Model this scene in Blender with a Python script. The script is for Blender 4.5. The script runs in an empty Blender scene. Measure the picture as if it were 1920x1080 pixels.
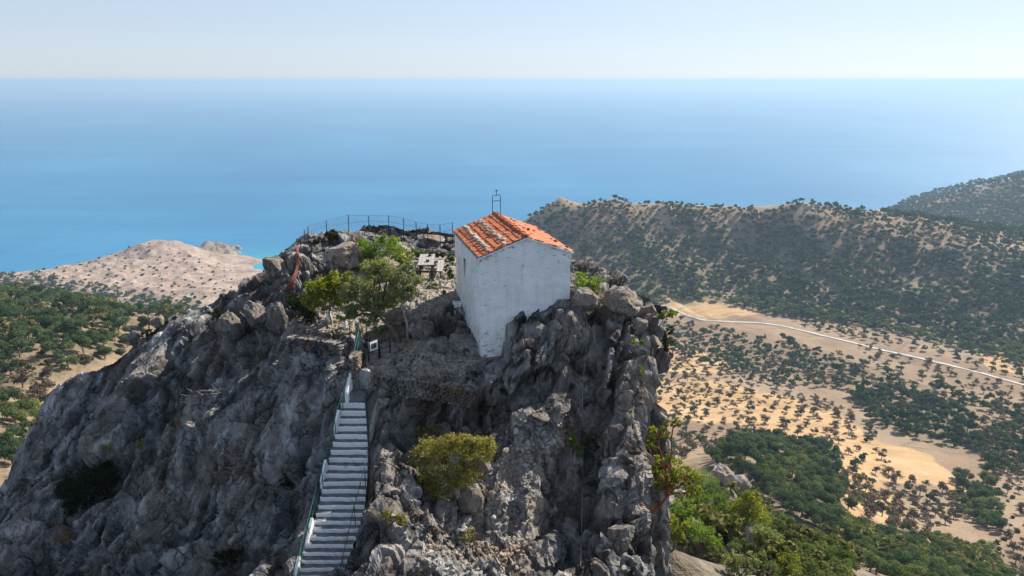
import bpy, bmesh, math, random
import numpy as np
from mathutils import Vector, Matrix, noise as mnoise
from mathutils.bvhtree import BVHTree

# ------------------------------------------------------------------ camera, world, sun, exposure
S = bpy.context.scene
COL = S.collection
R = math.radians
CAMZ = 320.0                                   # metres above the sea
FPX = 1333.0                                   # focal length in pixels of a 1920 wide frame
PITCH = math.atan(390 / FPX)                   # horizon sits 390 px above the frame centre
cam = bpy.data.cameras.new('camera')
cam.sensor_width = 36.0
cam.lens = 36.0 * FPX / 1920
cam.clip_start = 0.5
cam.clip_end = 400000
camo = bpy.data.objects.new('camera', cam)
COL.objects.link(camo)
camo.location = (0, 0, CAMZ)
camo.rotation_euler = (math.pi / 2 - PITCH, 0, 0)
S.camera = camo

SUN_AZ, SUN_EL = R(50), R(39)                  # azimuth clockwise from +Y (the view direction)
world = bpy.data.worlds.new('World')
S.world = world
world.use_nodes = True
nt = world.node_tree
bg = nt.nodes['Background']
sky = nt.nodes.new('ShaderNodeTexSky')
sky.sky_type = 'NISHITA'
sky.sun_disc = False
sky.sun_elevation = SUN_EL
sky.sun_rotation = SUN_AZ
sky.altitude = 300
sky.air_density = 1.0
sky.dust_density = 0.25
sky.ozone_density = 2.0
gam = nt.nodes.new('ShaderNodeGamma'); gam.inputs[1].default_value = 0.58
tint = nt.nodes.new('ShaderNodeMix'); tint.data_type = 'RGBA'; tint.blend_type = 'MULTIPLY'
tint.inputs[0].default_value = 1.0; tint.inputs[7].default_value = (1.08, 1.20, 1.42, 1)
hsv = nt.nodes.new('ShaderNodeHueSaturation'); hsv.inputs['Saturation'].default_value = 0.6
nt.links.new(sky.outputs[0], gam.inputs[0]); nt.links.new(gam.outputs[0], hsv.inputs['Color']); nt.links.new(hsv.outputs[0], tint.inputs[6])
nt.links.new(tint.outputs[2], bg.inputs[0])
bg.inputs[1].default_value = 0.105
sl = bpy.data.lights.new('sun', 'SUN')
sl.energy = 4.8
sl.angle = R(0.5)
sl.color = (1.0, 0.93, 0.82)
so = bpy.data.objects.new('sun', sl)
COL.objects.link(so)
sdir = Vector((math.sin(SUN_AZ) * math.cos(SUN_EL), math.cos(SUN_AZ) * math.cos(SUN_EL), math.sin(SUN_EL)))
so.rotation_euler = sdir.to_track_quat('Z', 'Y').to_euler()
so.location = (20, 30, CAMZ + 40)
S.view_settings.view_transform = 'Standard'
S.view_settings.look = 'None'
S.view_settings.exposure = 1.0
S.view_settings.gamma = 1
HAZE_DENSITY = 1.2e-4
try:
    S.cycles.max_bounces = 5
    S.cycles.diffuse_bounces = 3
    S.cycles.glossy_bounces = 2
    S.cycles.transmission_bounces = 3
    S.cycles.volume_bounces = 0
    S.cycles.use_denoising = True
except Exception:
    pass

rng = np.random.default_rng(7)
random.seed(7)

# ------------------------------------------------------------------ image -> world
cp, sp_ = math.cos(PITCH), math.sin(PITCH)
def ray(px, py):
    X = (np.asarray(px, float) - 960) / FPX
    Y = (540 - np.asarray(py, float)) / FPX
    f = cp + Y * sp_
    return X / f, (Y * cp - sp_) / f           # x and z per metre of forward distance
def P(px, py, fwd):
    x, z = ray(px, py)
    return Vector((float(x * fwd), float(fwd), float(CAMZ + z * fwd)))
def pxsize(px_len, fwd, py=700):
    """metres spanned by px_len pixels at that forward distance"""
    Y = (540 - py) / FPX
    return px_len / FPX * fwd / (cp + Y * sp_)
def to_px(x, y, z):
    zr = z - CAMZ
    d = y * cp - zr * sp_
    u = y * sp_ + zr * cp
    return 960 + FPX * x / d, 540 - FPX * u / d

# ------------------------------------------------------------------ numpy noise
def _h(ix, iy, iz, seed):
    h = (ix.astype(np.int64) * 374761393 + iy.astype(np.int64) * 668265263 + iz.astype(np.int64) * 2147483647 + seed * 974711) & 0xFFFFFFFF
    h = ((h ^ (h >> 13)) * 1274126177) & 0xFFFFFFFF
    h = ((h ^ (h >> 16)) * 2246822519) & 0xFFFFFFFF
    return ((h ^ (h >> 15)) & 0xFFFFFF).astype(np.float32) / float(0xFFFFFF)
def vnoise(p, seed=0):
    f = np.floor(p)
    t = (p - f).astype(np.float32)
    t = t * t * t * (t * (t * 6 - 15) + 10)
    i = f.astype(np.int64)
    out = 0
    for dx in (0, 1):
        wx = t[:, 0] if dx else 1 - t[:, 0]
        for dy in (0, 1):
            wy = t[:, 1] if dy else 1 - t[:, 1]
            for dz in (0, 1):
                wz = t[:, 2] if dz else 1 - t[:, 2]
                out = out + wx * wy * wz * _h(i[:, 0] + dx, i[:, 1] + dy, i[:, 2] + dz, seed)
    return out * 2 - 1
def fbm(p, octv=4, seed=0, ridged=False, gain=0.5):
    a, s, out = 1.0, 0.0, 0
    for o in range(octv):
        n = vnoise(p * (2.03 ** o) + 17.3 * o, seed + o)
        if ridged:
            n = 1 - 2 * np.abs(n)
        out = out + a * n
        s += a
        a *= gain
    out = out / s
    return out - out.mean() if ridged else out
def facets(p, seed):
    """broken-rock field: every cell of a jittered grid is a tilted plane; also the distance to the nearest joint"""
    i0 = np.floor(p).astype(np.int64)
    n = len(p)
    d1 = np.full(n, 9e9, np.float32); d2 = np.full(n, 9e9, np.float32)
    val = np.zeros(n, np.float32)
    for dx in (-1, 0, 1):
        for dy in (-1, 0, 1):
            for dz in (-1, 0, 1):
                cx, cy, cz = i0[:, 0] + dx, i0[:, 1] + dy, i0[:, 2] + dz
                h1 = _h(cx, cy, cz, seed); h2 = _h(cx, cy, cz, seed + 51); h3 = _h(cx, cy, cz, seed + 97)
                qx = (p[:, 0] - cx - h1).astype(np.float32); qy = (p[:, 1] - cy - h2).astype(np.float32); qz = (p[:, 2] - cz - h3).astype(np.float32)
                ax, ay, az_ = np.abs(qx), np.abs(qy), np.abs(qz)
                d = np.maximum(np.maximum(ax, ay), az_) + .25 * (ax + ay + az_); d = d * d
                g1 = h2 * 7.13 % 1 - .5; g2 = h3 * 5.71 % 1 - .5; g3 = h1 * 9.37 % 1 - .5
                v = (h1 * 3.77 + h2 * 5.3) % 1 - .5 + 1.3 * (g1 * qx + g2 * qy + g3 * qz)
                closer = d < d1
                d2 = np.where(closer, d1, np.minimum(d2, d))
                val = np.where(closer, v, val)
                d1 = np.where(closer, d, d1)
    return val, np.sqrt(d2) - np.sqrt(d1)
def rbf_fit(pts, vals, smooth=0.0):
    pts = np.asarray(pts, float); vals = np.asarray(vals, float)
    n = len(pts)
    d = np.sqrt(((pts[:, None] - pts[None]) ** 2).sum(-1))
    A = np.zeros((n + 3, n + 3))
    A[:n, :n] = d - smooth * np.eye(n)
    A[:n, n] = 1; A[:n, n + 1:] = pts; A[n, :n] = 1; A[n + 1:, :n] = pts.T
    w = np.linalg.lstsq(A, np.concatenate([vals, [0, 0, 0]]), rcond=None)[0]
    def f(q):
        q = np.asarray(q, float)
        out = np.empty(len(q))
        for k in range(0, len(q), 60000):
            qq = q[k:k + 60000]
            dd = np.sqrt(np.maximum((qq ** 2).sum(1)[:, None] + (pts ** 2).sum(1)[None] - 2 * qq @ pts.T, 0))
            out[k:k + 60000] = dd @ w[:n] + w[n] + qq @ w[n + 1:]
        return out
    return f
def in_poly(px, py, poly):
    c = np.zeros(np.shape(px), bool)
    n = len(poly)
    for k in range(n):
        x1, y1 = poly[k]; x2, y2 = poly[(k + 1) % n]
        if y1 == y2:
            continue
        hit = ((y1 > py) != (y2 > py)) & (px < (x2 - x1) * (py - y1) / (y2 - y1) + x1)
        c ^= hit
    return c
def poly_dist(x, y, poly, closed=True):
    d = np.full(np.shape(x), 9e9)
    n = len(poly)
    for k in range(n if closed else n - 1):
        x1, y1 = poly[k]; x2, y2 = poly[(k + 1) % n]
        ex, ey = x2 - x1, y2 - y1
        t = np.clip(((x - x1) * ex + (y - y1) * ey) / (ex * ex + ey * ey + 1e-9), 0, 1)
        d = np.minimum(d, np.hypot(x - x1 - t * ex, y - y1 - t * ey))
    return d
def sstep(a, b, x):
    t = np.clip((x - a) / (b - a), 0, 1)
    return t * t * (3 - 2 * t)

# ------------------------------------------------------------------ object helpers
def tag(o, label=None, cat=None, group=None, kind=None):
    if label: o['label'] = label
    if cat: o['category'] = cat
    if group: o['group'] = group
    if kind: o['kind'] = kind
    return o
def empty(name, loc, label, cat, group=None, rz=0.0):
    o = bpy.data.objects.new(name, None)
    COL.objects.link(o)
    o.location = loc
    o.rotation_euler = (0, 0, rz)
    o.empty_display_size = .2
    return tag(o, label, cat, group)
def mesh_np(name, verts, faces, mats, parent=None, smooth=False, midx=None, attrs=None):
    """faces: an (n,k) array; attrs: {name: per-vertex float array}"""
    verts = np.asarray(verts, np.float32); faces = np.asarray(faces, np.int32)
    me = bpy.data.meshes.new(name)
    nf, k = faces.shape
    me.vertices.add(len(verts)); me.vertices.foreach_set('co', verts.ravel())
    me.loops.add(nf * k); me.loops.foreach_set('vertex_index', faces.ravel())
    me.polygons.add(nf)
    me.polygons.foreach_set('loop_start', np.arange(0, nf * k, k, dtype=np.int32))
    if midx is not None:
        me.polygons.foreach_set('material_index', np.asarray(midx, np.int32))
    me.polygons.foreach_set('use_smooth', np.full(nf, smooth))
    for m in (mats if isinstance(mats, (list, tuple)) else [mats]):
        me.materials.append(m)
    for a, v in (attrs or {}).items():
        at = me.attributes.new(a, 'FLOAT', 'POINT')
        at.data.foreach_set('value', np.asarray(v, np.float32))
    me.update(); me.validate()
    o = bpy.data.objects.new(name, me)
    COL.objects.link(o)
    if parent: o.parent = parent
    return o
class MB:
    """collects loose polygons, then links them as one mesh object"""
    def __init__(s): s.v = []; s.f = []; s.m = []
    def add(s, verts, faces, mi=0):
        b = len(s.v)
        s.v += [tuple(v) for v in verts]
        s.f += [tuple(b + i for i in f) for f in faces]
        s.m += [mi] * len(faces)
    def box(s, c, sx, sy, sz, rz=0, mi=0, tilt=None):
        M = Matrix.Rotation(rz, 3, 'Z')
        if tilt is not None: M = tilt
        vs = [Vector(c) + M @ Vector((x * sx / 2, y * sy / 2, z * sz / 2)) for x in (-1, 1) for y in (-1, 1) for z in (-1, 1)]
        s.add(vs, [(0, 1, 3, 2), (4, 6, 7, 5), (0, 4, 5, 1), (2, 3, 7, 6), (0, 2, 6, 4), (1, 5, 7, 3)], mi)
    def tube(s, pts, rad, n=6, mi=0, cap=True):
        pts = [Vector(p) for p in pts]
        rads = rad if isinstance(rad, (list, tuple)) else [rad] * len(pts)
        b = len(s.v)
        up = None
        for k, p in enumerate(pts):
            d = (pts[min(k + 1, len(pts) - 1)] - pts[max(k - 1, 0)]).normalized()
            if up is None or abs(up.dot(d)) > .95:
                up = Vector((0, 0, 1)) if abs(d.z) < .9 else Vector((1, 0, 0))
            a = d.cross(up).normalized(); c = a.cross(d).normalized(); up = c
            for j in range(n):
                t = 2 * math.pi * j / n
                s.v.append(tuple(p + (a * math.cos(t) + c * math.sin(t)) * rads[k]))
        for k in range(len(pts) - 1):
            for j in range(n):
                j2 = (j + 1) % n
                s.f.append((b + k * n + j, b + k * n + j2, b + (k + 1) * n + j2, b + (k + 1) * n + j)); s.m.append(mi)
        if cap:
            s.f.append(tuple(b + j for j in range(n))[::-1]); s.m.append(mi)
            s.f.append(tuple(b + (len(pts) - 1) * n + j for j in range(n))); s.m.append(mi)
    def build(s, name, mats, parent=None, smooth=False, bevel=0, origin=None):
        me = bpy.data.meshes.new(name)
        vs = s.v if origin is None else [tuple(Vector(v) - Vector(origin)) for v in s.v]
        me.from_pydata(vs, [], s.f)
        for m in (mats if isinstance(mats, (list, tuple)) else [mats]): me.materials.append(m)
        me.polygons.foreach_set('material_index', s.m)
        me.polygons.foreach_set('use_smooth', [smooth] * len(s.f))
        me.update()
        o = bpy.data.objects.new(name, me)
        COL.objects.link(o)
        if origin is not None: o.location = origin
        if parent:
            o.parent = parent
        if bevel:
            md = o.modifiers.new('edge', 'BEVEL'); md.width = bevel; md.segments = 2; md.limit_method = 'ANGLE'
        return o

# ------------------------------------------------------------------ materials
class NT:
    def __init__(s, name):
        s.mat = bpy.data.materials.new(name); s.mat.use_nodes = True
        s.t = s.mat.node_tree; s.t.nodes.clear()
        s.out = s.t.nodes.new('ShaderNodeOutputMaterial')
    def n(s, typ, **kw):
        nd = s.t.nodes.new('ShaderNode' + typ)
        for k, v in kw.items():
            if k in nd.inputs.keys() and not hasattr(nd, k): s.set(nd.inputs[k], v)
            elif hasattr(nd, k): setattr(nd, k, v)
            else: s.set(nd.inputs[k], v)
        return nd
    def set(s, sock, v):
        if hasattr(v, 'is_output') or hasattr(v, 'links'): s.t.links.new(v, sock)
        else:
            if isinstance(v, tuple) and len(v) == 3 and sock.type == 'RGBA': v = v + (1,)
            sock.default_value = v
    def coord(s, kind='Object'):
        return s.n('TexCoord').outputs[kind]
    def mapping(s, vec, scale=(1, 1, 1), rot=(0, 0, 0)):
        m = s.n('Mapping'); s.set(m.inputs['Vector'], vec); m.inputs['Scale'].default_value = scale; m.inputs['Rotation'].default_value = rot
        return m.outputs[0]
    def noise(s, vec, scale, detail=5, rough=.55, dist=0):
        nd = s.n('TexNoise'); s.set(nd.inputs['Vector'], vec)
        nd.inputs['Scale'].default_value = scale; nd.inputs['Detail'].default_value = detail; nd.inputs['Roughness'].default_value = rough; nd.inputs['Distortion'].default_value = dist
        return nd.outputs[0]
    def voro(s, vec, scale, feature='F1', out='Distance', rand=1):
        nd = s.n('TexVoronoi'); nd.feature = feature; s.set(nd.inputs['Vector'], vec); nd.inputs['Scale'].default_value = scale; nd.inputs['Randomness'].default_value = rand
        return nd.outputs[out]
    def ramp(s, fac, stops, interp='LINEAR'):
        nd = s.n('ValToRGB'); s.set(nd.inputs[0], fac); cr = nd.color_ramp; cr.interpolation = interp
        while len(cr.elements) > 1: cr.elements.remove(cr.elements[0])
        for k, (p, c) in enumerate(stops):
            if not isinstance(c, tuple): c = (c, c, c)
            e = cr.elements[0] if k == 0 else cr.elements.new(p)
            e.position = p; e.color = c + (1,)
        return nd.outputs[0]
    def mix(s, fac, a, b, mode='MIX'):
        nd = s.n('Mix'); nd.data_type = 'RGBA'; nd.blend_type = mode
        s.set(nd.inputs[0], fac); s.set(nd.inputs[6], a); s.set(nd.inputs[7], b)
        return nd.outputs[2]
    def math(s, op, a, b=0.0, clamp=False):
        nd = s.n('Math'); nd.operation = op; nd.use_clamp = clamp
        s.set(nd.inputs[0], a); s.set(nd.inputs[1], b)
        return nd.outputs[0]
    def attr(s, name):
        nd = s.n('Attribute'); nd.attribute_name = name
        return nd.outputs['Fac']
    def bump(s, h, strength=.5, dist=.05, normal=None):
        nd = s.n('Bump'); s.set(nd.inputs['Height'], h); nd.inputs['Strength'].default_value = strength; nd.inputs['Distance'].default_value = dist
        if normal is not None: s.set(nd.inputs['Normal'], normal)
        return nd.outputs[0]
    def bsdf(s, color, rough=.8, normal=None, metal=0, spec=.3):
        nd = s.n('BsdfPrincipled'); s.set(nd.inputs['Base Color'], color); s.set(nd.inputs['Roughness'], rough); nd.inputs['Metallic'].default_value = metal
        nd.inputs['Specular IOR Level'].default_value = spec
        if normal is not None: s.set(nd.inputs['Normal'], normal)
        return nd
    def done(s, sh):
        s.t.links.new(sh.outputs[0] if hasattr(sh, 'outputs') else sh, s.out.inputs['Surface']); return s.mat

def mat_plain(name, color, rough=.6, metal=0, var=.35, scale=6):
    n = NT(name); c = n.coord()
    f = n.noise(c, scale, 5)
    dark = tuple(x * (1 - var) for x in color); lite = tuple(min(1, x * (1 + var * .7)) for x in color)
    return n.done(n.bsdf(n.ramp(f, [(.3, dark), (.7, lite)]), rough, n.bump(n.noise(c, scale * 6, 3), .25, .01), metal))

def mat_rock(name, base=1.0, brown=.36, scale=1.0, use_soil=False):
    n = NT(name); c = n.coord()
    c = n.mapping(c, (scale,) * 3)
    warp = n.noise(c, .9, 4)
    cs = n.mapping(c, (1.0, 1.0, .42), (R(18), R(-32), 0))
    big = n.noise(c, .28, 5, .6)
    mid = n.noise(cs, 1.3, 7, .62, .4)
    fine = n.noise(c, 9, 7, .7)
    col = n.ramp(mid, [(.32, (.030, .030, .032)), (.43, (.105, .102, .100)), (.54, (.225, .215, .203)), (.68, (.44, .42, .385))])
    # ochre-brown weathering in its own patches
    bm = n.ramp(n.noise(cs, .5, 7, .7), [(.44, 0.0), (.60, brown * 1.4 if brown < .7 else 1.0)])
    col = n.mix(bm, col, n.mix(fine, (.085, .058, .040), (.29, .20, .13)))
    col = n.mix(n.ramp(big, [(.45, 0.0), (.75, .18)]), col, (.33, .32, .30))
    # pale lichen flecks and black lichen spots
    pl = n.math('MULTIPLY', n.ramp(n.noise(c, 5.2, 8, .78), [(.56, 0.0), (.64, .7)]), n.ramp(n.noise(c, .5, 3), [(.45, .1), (.62, .9)]))
    col = n.mix(pl, col, (.50, .49, .46))
    bl = n.math('MULTIPLY', n.ramp(n.noise(c, 4.6, 8, .8, .8), [(.54, 0.0), (.61, .85)]), n.ramp(n.noise(c, .38, 3), [(.40, .2), (.62, 1.0)]))
    col = n.mix(bl, col, (.030, .029, .030))
    # joints
    wv = n.n('VectorMath'); wv.operation = 'ADD'
    n.set(wv.inputs[0], cs)
    wsc = n.n('VectorMath'); wsc.operation = 'SCALE'; nn = n.n('TexNoise'); n.set(nn.inputs['Vector'], c); nn.inputs['Scale'].default_value = 1.5; nn.inputs['Detail'].default_value = 5
    n.set(wsc.inputs[0], nn.outputs['Color']); wsc.inputs['Scale'].default_value = .9
    n.set(wv.inputs[1], wsc.outputs[0])
    cr1 = n.voro(wv.outputs[0], .75, 'DISTANCE_TO_EDGE')
    cr2 = n.voro(wv.outputs[0], 2.4, 'DISTANCE_TO_EDGE')
    k1 = n.math('MULTIPLY', n.ramp(cr1, [(.0, 1.0), (.022, 0.0)]), n.ramp(n.noise(c, .6, 4), [(.42, 0.0), (.58, 1.0)]))
    k2 = n.math('MULTIPLY', n.ramp(cr2, [(.0, .8), (.045, 0.0)]), n.ramp(warp, [(.45, 0.0), (.6, 1.0)]))
    kk = n.math('MAXIMUM', k1, k2)
    col = n.mix(n.math('MULTIPLY', kk, .75), col, (.028, .025, .023))
    if use_soil:
        col = n.mix(1.0, col, n.ramp(n.attr('block'), [(.05, .45), (.5, .82), (.95, 1.32)]), 'MULTIPLY')
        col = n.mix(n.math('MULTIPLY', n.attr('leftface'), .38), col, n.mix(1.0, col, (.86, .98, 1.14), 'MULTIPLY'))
    if base != 1: col = n.mix(1.0, col, (base,) * 3, 'MULTIPLY')
    if use_soil:
        soil = n.attr('soil')
        sn = n.ramp(n.noise(c, 2.2, 8, .75), [(.25, (.15, .125, .105)), (.5, (.27, .235, .20)), (.62, (.38, .345, .30)), (.8, (.5, .46, .41))])
        peb = n.voro(c, 9, 'F1', 'Color')
        bw = n.n('RGBToBW'); n.set(bw.inputs[0], peb)
        sn = n.mix(.4, sn, n.ramp(bw.outputs[0], [(.2, (.10, .09, .08)), (.8, (.46, .42, .37))]))
        sn = n.mix(n.ramp(n.noise(c, .8, 4), [(.52, 0.0), (.64, .55)]), sn, (.33, .22, .12))
        edge = n.math('ADD', soil, n.math('MULTIPLY', n.math('SUBTRACT', n.noise(c, 1.8, 6, .7), .5), 1.1))
        col = n.mix(n.ramp(edge, [(.42, 0.0), (.60, 1.0)]), col, sn)
    h = n.math('ADD', n.math('MULTIPLY', mid, 1.0), n.math('MULTIPLY', fine, .35))
    h = n.math('SUBTRACT', h, n.math('MULTIPLY', kk, .5))
    b = n.bump(h, 1.0, .16)
    b = n.bump(n.noise(c, 26, 5, .7), .8, .03, b)
    return n.done(n.bsdf(col, .95, b, 0, .15))

def mat_leaf(name, dark, mid, lite, trans=.4):
    n = NT(name)
    oi = n.n('ObjectInfo')
    v = n.math('ADD', n.attr('tint'), n.math('MULTIPLY', n.math('SUBTRACT', oi.outputs['Random'], .5), .5 if name.startswith('far') else 0.0))
    col = n.ramp(v, [(.0, dark), (.5, mid), (1.0, lite)])
    d = n.n('BsdfDiffuse'); n.set(d.inputs[0], col)
    t = n.n('BsdfTranslucent'); n.set(t.inputs[0], n.mix(1.0, col, (1.25, 1.3, .7), 'MULTIPLY'))
    m = n.n('MixShader'); m.inputs[0].default_value = trans
    n.t.links.new(d.outputs[0], m.inputs[1]); n.t.links.new(t.outputs[0], m.inputs[2])
    return n.done(m)

M = {}
M['rock'] = mat_rock('cliff_rock', use_soil=True)
M['boulder'] = mat_rock('boulder_rock', 1.15, .35, 1.4)
M['paleboulder'] = mat_rock('pale_boulder_rock', 1.55, .6, 1.4)
M['bark'] = mat_plain('bark', (.16, .13, .105), .9, 0, .5, 9)
M['palebark'] = mat_plain('pale_bark', (.34, .30, .26), .9, 0, .4, 9)
M['redbark'] = mat_plain('red_bark', (.26, .075, .04), .7, 0, .4, 9)
M['iron'] = mat_plain('dark_iron', (.045, .047, .055), .6, .3, .3, 20)
M['rail_green'] = mat_plain('green_rail_paint', (.02, .13, .10), .5, 0, .3, 20)
M['rail_dark'] = mat_plain('dark_rail_paint', (.018, .045, .06), .5, 0, .3, 20)
M['rust'] = mat_plain('rust', (.15, .055, .03), .9, 0, .55, 14)
M['concrete'] = mat_plain('grey_concrete', (.15, .152, .158), .9, 0, .4, 4)
M['wood'] = mat_plain('weathered_wood', (.30, .28, .26), .8, 0, .3, 5)
M['darkwood'] = mat_plain('dark_wood', (.06, .045, .035), .8, 0, .3, 5)
M['palestone'] = mat_plain('pale_stone', (.40, .37, .31), .9, 0, .5, 9)
M['cable'] = mat_plain('grey_cable', (.30, .30, .29), .6, 0, .2, 5)
M['leaf_fig'] = mat_leaf('leaf_fig', (.081, .101, .016), (.189, .223, .034), (.351, .297, .054), .5)
M['leaf_bright'] = mat_leaf('leaf_bright', (.068, .108, .019), (.149, .223, .041), (.230, .311, .068), .5)
M['leaf_olive'] = mat_leaf('leaf_olive', (.10, .115, .045), (.20, .22, .09), (.31, .32, .16), .4)
M['leaf_yellow'] = mat_leaf('leaf_yellow', (.121, .115, .027), (.270, .243, .061), (.405, .351, .121), .45)
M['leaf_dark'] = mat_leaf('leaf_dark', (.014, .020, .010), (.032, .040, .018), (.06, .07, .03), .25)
M['leaf_dry'] = mat_leaf('leaf_dry', (.12, .08, .04), (.22, .15, .08), (.30, .22, .12), .3)
M['leaf_arb'] = mat_leaf('leaf_arbutus', (.095, .108, .016), (.176, .223, .030), (.297, .270, .041), .5)
M['far_ever'] = mat_leaf('far_evergreen', (.026, .046, .020), (.056, .088, .038), (.105, .145, .065), .25)
M['far_light'] = mat_leaf('far_light_green', (.05, .075, .022), (.095, .13, .042), (.16, .19, .065), .35)
M['far_bare'] = mat_leaf('far_bare', (.075, .060, .046), (.135, .108, .082), (.20, .16, .12), .2)
def mat_wall():
    n = NT('whitewash'); c = n.coord()
    col = n.ramp(n.noise(c, .8, 5, .6), [(.3, (.72, .715, .70)), (.6, (.84, .84, .825))])
    chip = n.noise(n.mapping(c, (1, 1, 2.2)), 4.6, 8, .72)
    zone = n.ramp(n.noise(c, .75, 3), [(.46, 0.0), (.68, .085)])
    chipm = n.ramp(n.math('ADD', chip, zone), [(.655, 0.0), (.70, 1.0)])
    # chips gather under the verge and along the foot, kept in a vertex attribute
    chipm2 = n.ramp(n.math('ADD', chip, n.math('MULTIPLY', n.attr('wear'), .125)), [(.63, 0.0), (.67, 1.0)])
    col = n.mix(n.math('MULTIPLY', n.math('MAXIMUM', chipm, chipm2), .8), col, n.mix(n.noise(c, 11, 3), (.12, .11, .10), (.34, .33, .31)))
    streak = n.ramp(n.noise(n.mapping(c, (3.2, 3.2, .22)), 1.4, 5, .6), [(.52, 0.0), (.72, .30)])
    col = n.mix(streak, col, (.46, .46, .45))
    h = n.math('ADD', n.noise(c, 3.2, 6, .6), n.math('MULTIPLY', n.noise(n.mapping(c, (1, 1, 3.5)), 3.6, 4), .6))
    h = n.math('SUBTRACT', h, n.math('MULTIPLY', chipm2, .3))
    return n.done(n.bsdf(col, .85, n.bump(h, .8, .045), 0, .2))
M['white'] = mat_wall()
def mat_paint():
    n = NT('white_step_paint'); c = n.coord()
    col = n.ramp(n.noise(c, 3, 6, .7), [(.30, (.36, .36, .36)), (.38, (.74, .74, .73)), (.7, (.84, .84, .83))])
    return n.done(n.bsdf(col, .8, n.bump(n.noise(c, 12, 4), .4, .02)))
M['paint'] = mat_paint()
def mat_tile():
    n = NT('roof_tile'); c = n.coord()
    v = n.attr('tint')
    col = n.ramp(v, [(.0, (.30, .075, .028)), (.35, (.46, .125, .048)), (.7, (.55, .165, .065)), (1.0, (.60, .235, .12))])
    dirt = n.ramp(n.noise(c, 3.5, 7, .7), [(.52, 0.0), (.70, .65)])
    col = n.mix(dirt, col, (.20, .085, .05))
    lich = n.ramp(n.noise(c, 9, 5, .7), [(.66, 0.0), (.72, .4)])
    col = n.mix(lich, col, (.44, .33, .25))
    col = n.mix(.12, col, (.40, .25, .17))
    return n.done(n.bsdf(col, .75, n.bump(n.noise(c, 30, 3), .3, .01), 0, .25))
M['tile'] = mat_tile()
def mat_glass():
    n = NT('dark_pane'); return n.done(n.bsdf((.015, .02, .025), .12, None, 0, .5))
M['pane'] = mat_glass()
def mat_panel():
    n = NT('solar_cells'); c = n.coord()
    g = n.voro(n.mapping(c, (1, 1, 1)), 14, 'F1', 'Color', 0)
    return n.done(n.bsdf(n.mix(.2, (.16, .21, .28), g), .2, None, 0, .6))
M['panel'] = mat_panel()
def mat_sea():
    n = NT('sea_water'); g = n.n('NewGeometry').outputs['Position']
    a = n.noise(n.mapping(g, (1, .45, 1)), .0013, 4, .6)
    st_ = n.noise(n.mapping(g, (.35, 2.4, 1), (0, 0, R(-28))), .0016, 6, .62)
    deep = n.ramp(n.math('ADD', n.math('MULTIPLY', a, .5), n.math('MULTIPLY', st_, .5)), [(.38, (.006, .110, .245)), (.52, (.012, .145, .285)), (.64, (.030, .190, .34))])
    sh = n.attr('shallow')
    col = n.mix(sh, deep, (.03, .26, .33))
    b = n.bump(n.noise(g, .02, 6, .65), .35, 4.0)
    b = n.bump(n.noise(g, .25, 4, .6), .3, .5, b)
    return n.done(n.bsdf(col, .38, b, 0, .22))
M['sea'] = mat_sea()
def mat_land():
    n = NT('dry_ground'); c = n.coord()
    f1 = n.noise(c, .012, 6, .6); f2 = n.noise(c, .11, 7, .7); f3 = n.noise(c, .9, 5, .7)
    dry = n.ramp(f1, [(.32, (.185, .125, .080)), (.5, (.265, .185, .12)), (.68, (.33, .245, .165))])
    dry = n.mix(n.ramp(f2, [(.44, 0.0), (.68, .55)]), dry, (.22, .165, .11))
    dry = n.mix(n.ramp(f3, [(.5, 0.0), (.72, .45)]), dry, (.40, .32, .235))
    och = n.ramp(n.noise(n.mapping(c, (1, 2.2, 1), (0, 0, .5)), .03, 6, .6), [(.33, (.37, .235, .12)), (.52, (.455, .30, .155)), (.7, (.50, .36, .21))])
    och = n.mix(n.ramp(f2, [(.52, 0.0), (.74, .5)]), och, (.38, .25, .125))
    fm = n.ramp(n.math('ADD', n.attr('field'), n.math('MULTIPLY', n.math('SUBTRACT', f2, .5), .7)), [(.4, 0.0), (.56, 1.0)])
    dry = n.mix(n.attr('near'), dry, n.ramp(f3, [(.3, (.09, .075, .06)), (.5, (.17, .145, .115)), (.7, (.30, .27, .23))]))
    col = n.mix(fm, dry, och)
    pm = n.ramp(n.math('ADD', n.attr('pale'), n.math('MULTIPLY', n.math('SUBTRACT', f2, .5), .5)), [(.4, 0.0), (.6, 1.0)])
    pale = n.ramp(n.noise(c, .035, 8, .7), [(.34, (.17, .12, .095)), (.47, (.31, .225, .175)), (.62, (.39, .305, .25))])
    pale = n.mix(n.ramp(n.noise(c, .16, 6, .75), [(.50, 0.0), (.60, .75)]), pale, (.155, .125, .10))
    col = n.mix(pm, col, pale)
    # low scrub where the woods stand
    sm = n.math('MULTIPLY', n.attr('scrub'), n.ramp(n.noise(c, .16, 7, .75), [(.42, .1), (.60, .9)]))
    col = n.mix(sm, col, n.mix(f3, (.045, .052, .026), (.105, .10, .055)))
    lines = n.ramp(n.voro(n.mapping(c, (.5, 1.1, 0), (0, 0, .35)), .016, 'DISTANCE_TO_EDGE'), [(.0, .55), (.03, 0.0)])
    col = n.mix(n.math('MULTIPLY', lines, n.ramp(f2, [(.4, 0.3), (.55, 1.0)])), col, (.14, .11, .075))
    st = n.ramp(n.noise(c, 2.5, 5, .8), [(.66, 0.0), (.71, .5)])
    col = n.mix(st, col, (.50, .47, .43))
    h = n.math('ADD', n.math('MULTIPLY', f2, 2.0), f3)
    return n.done(n.bsdf(col, .95, n.bump(h, .7, .8), 0, .1))
M['land'] = mat_land()
M['road'] = mat_plain('pale_gravel_road', (.43, .40, .36), .9, 0, .3, .15)

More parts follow.
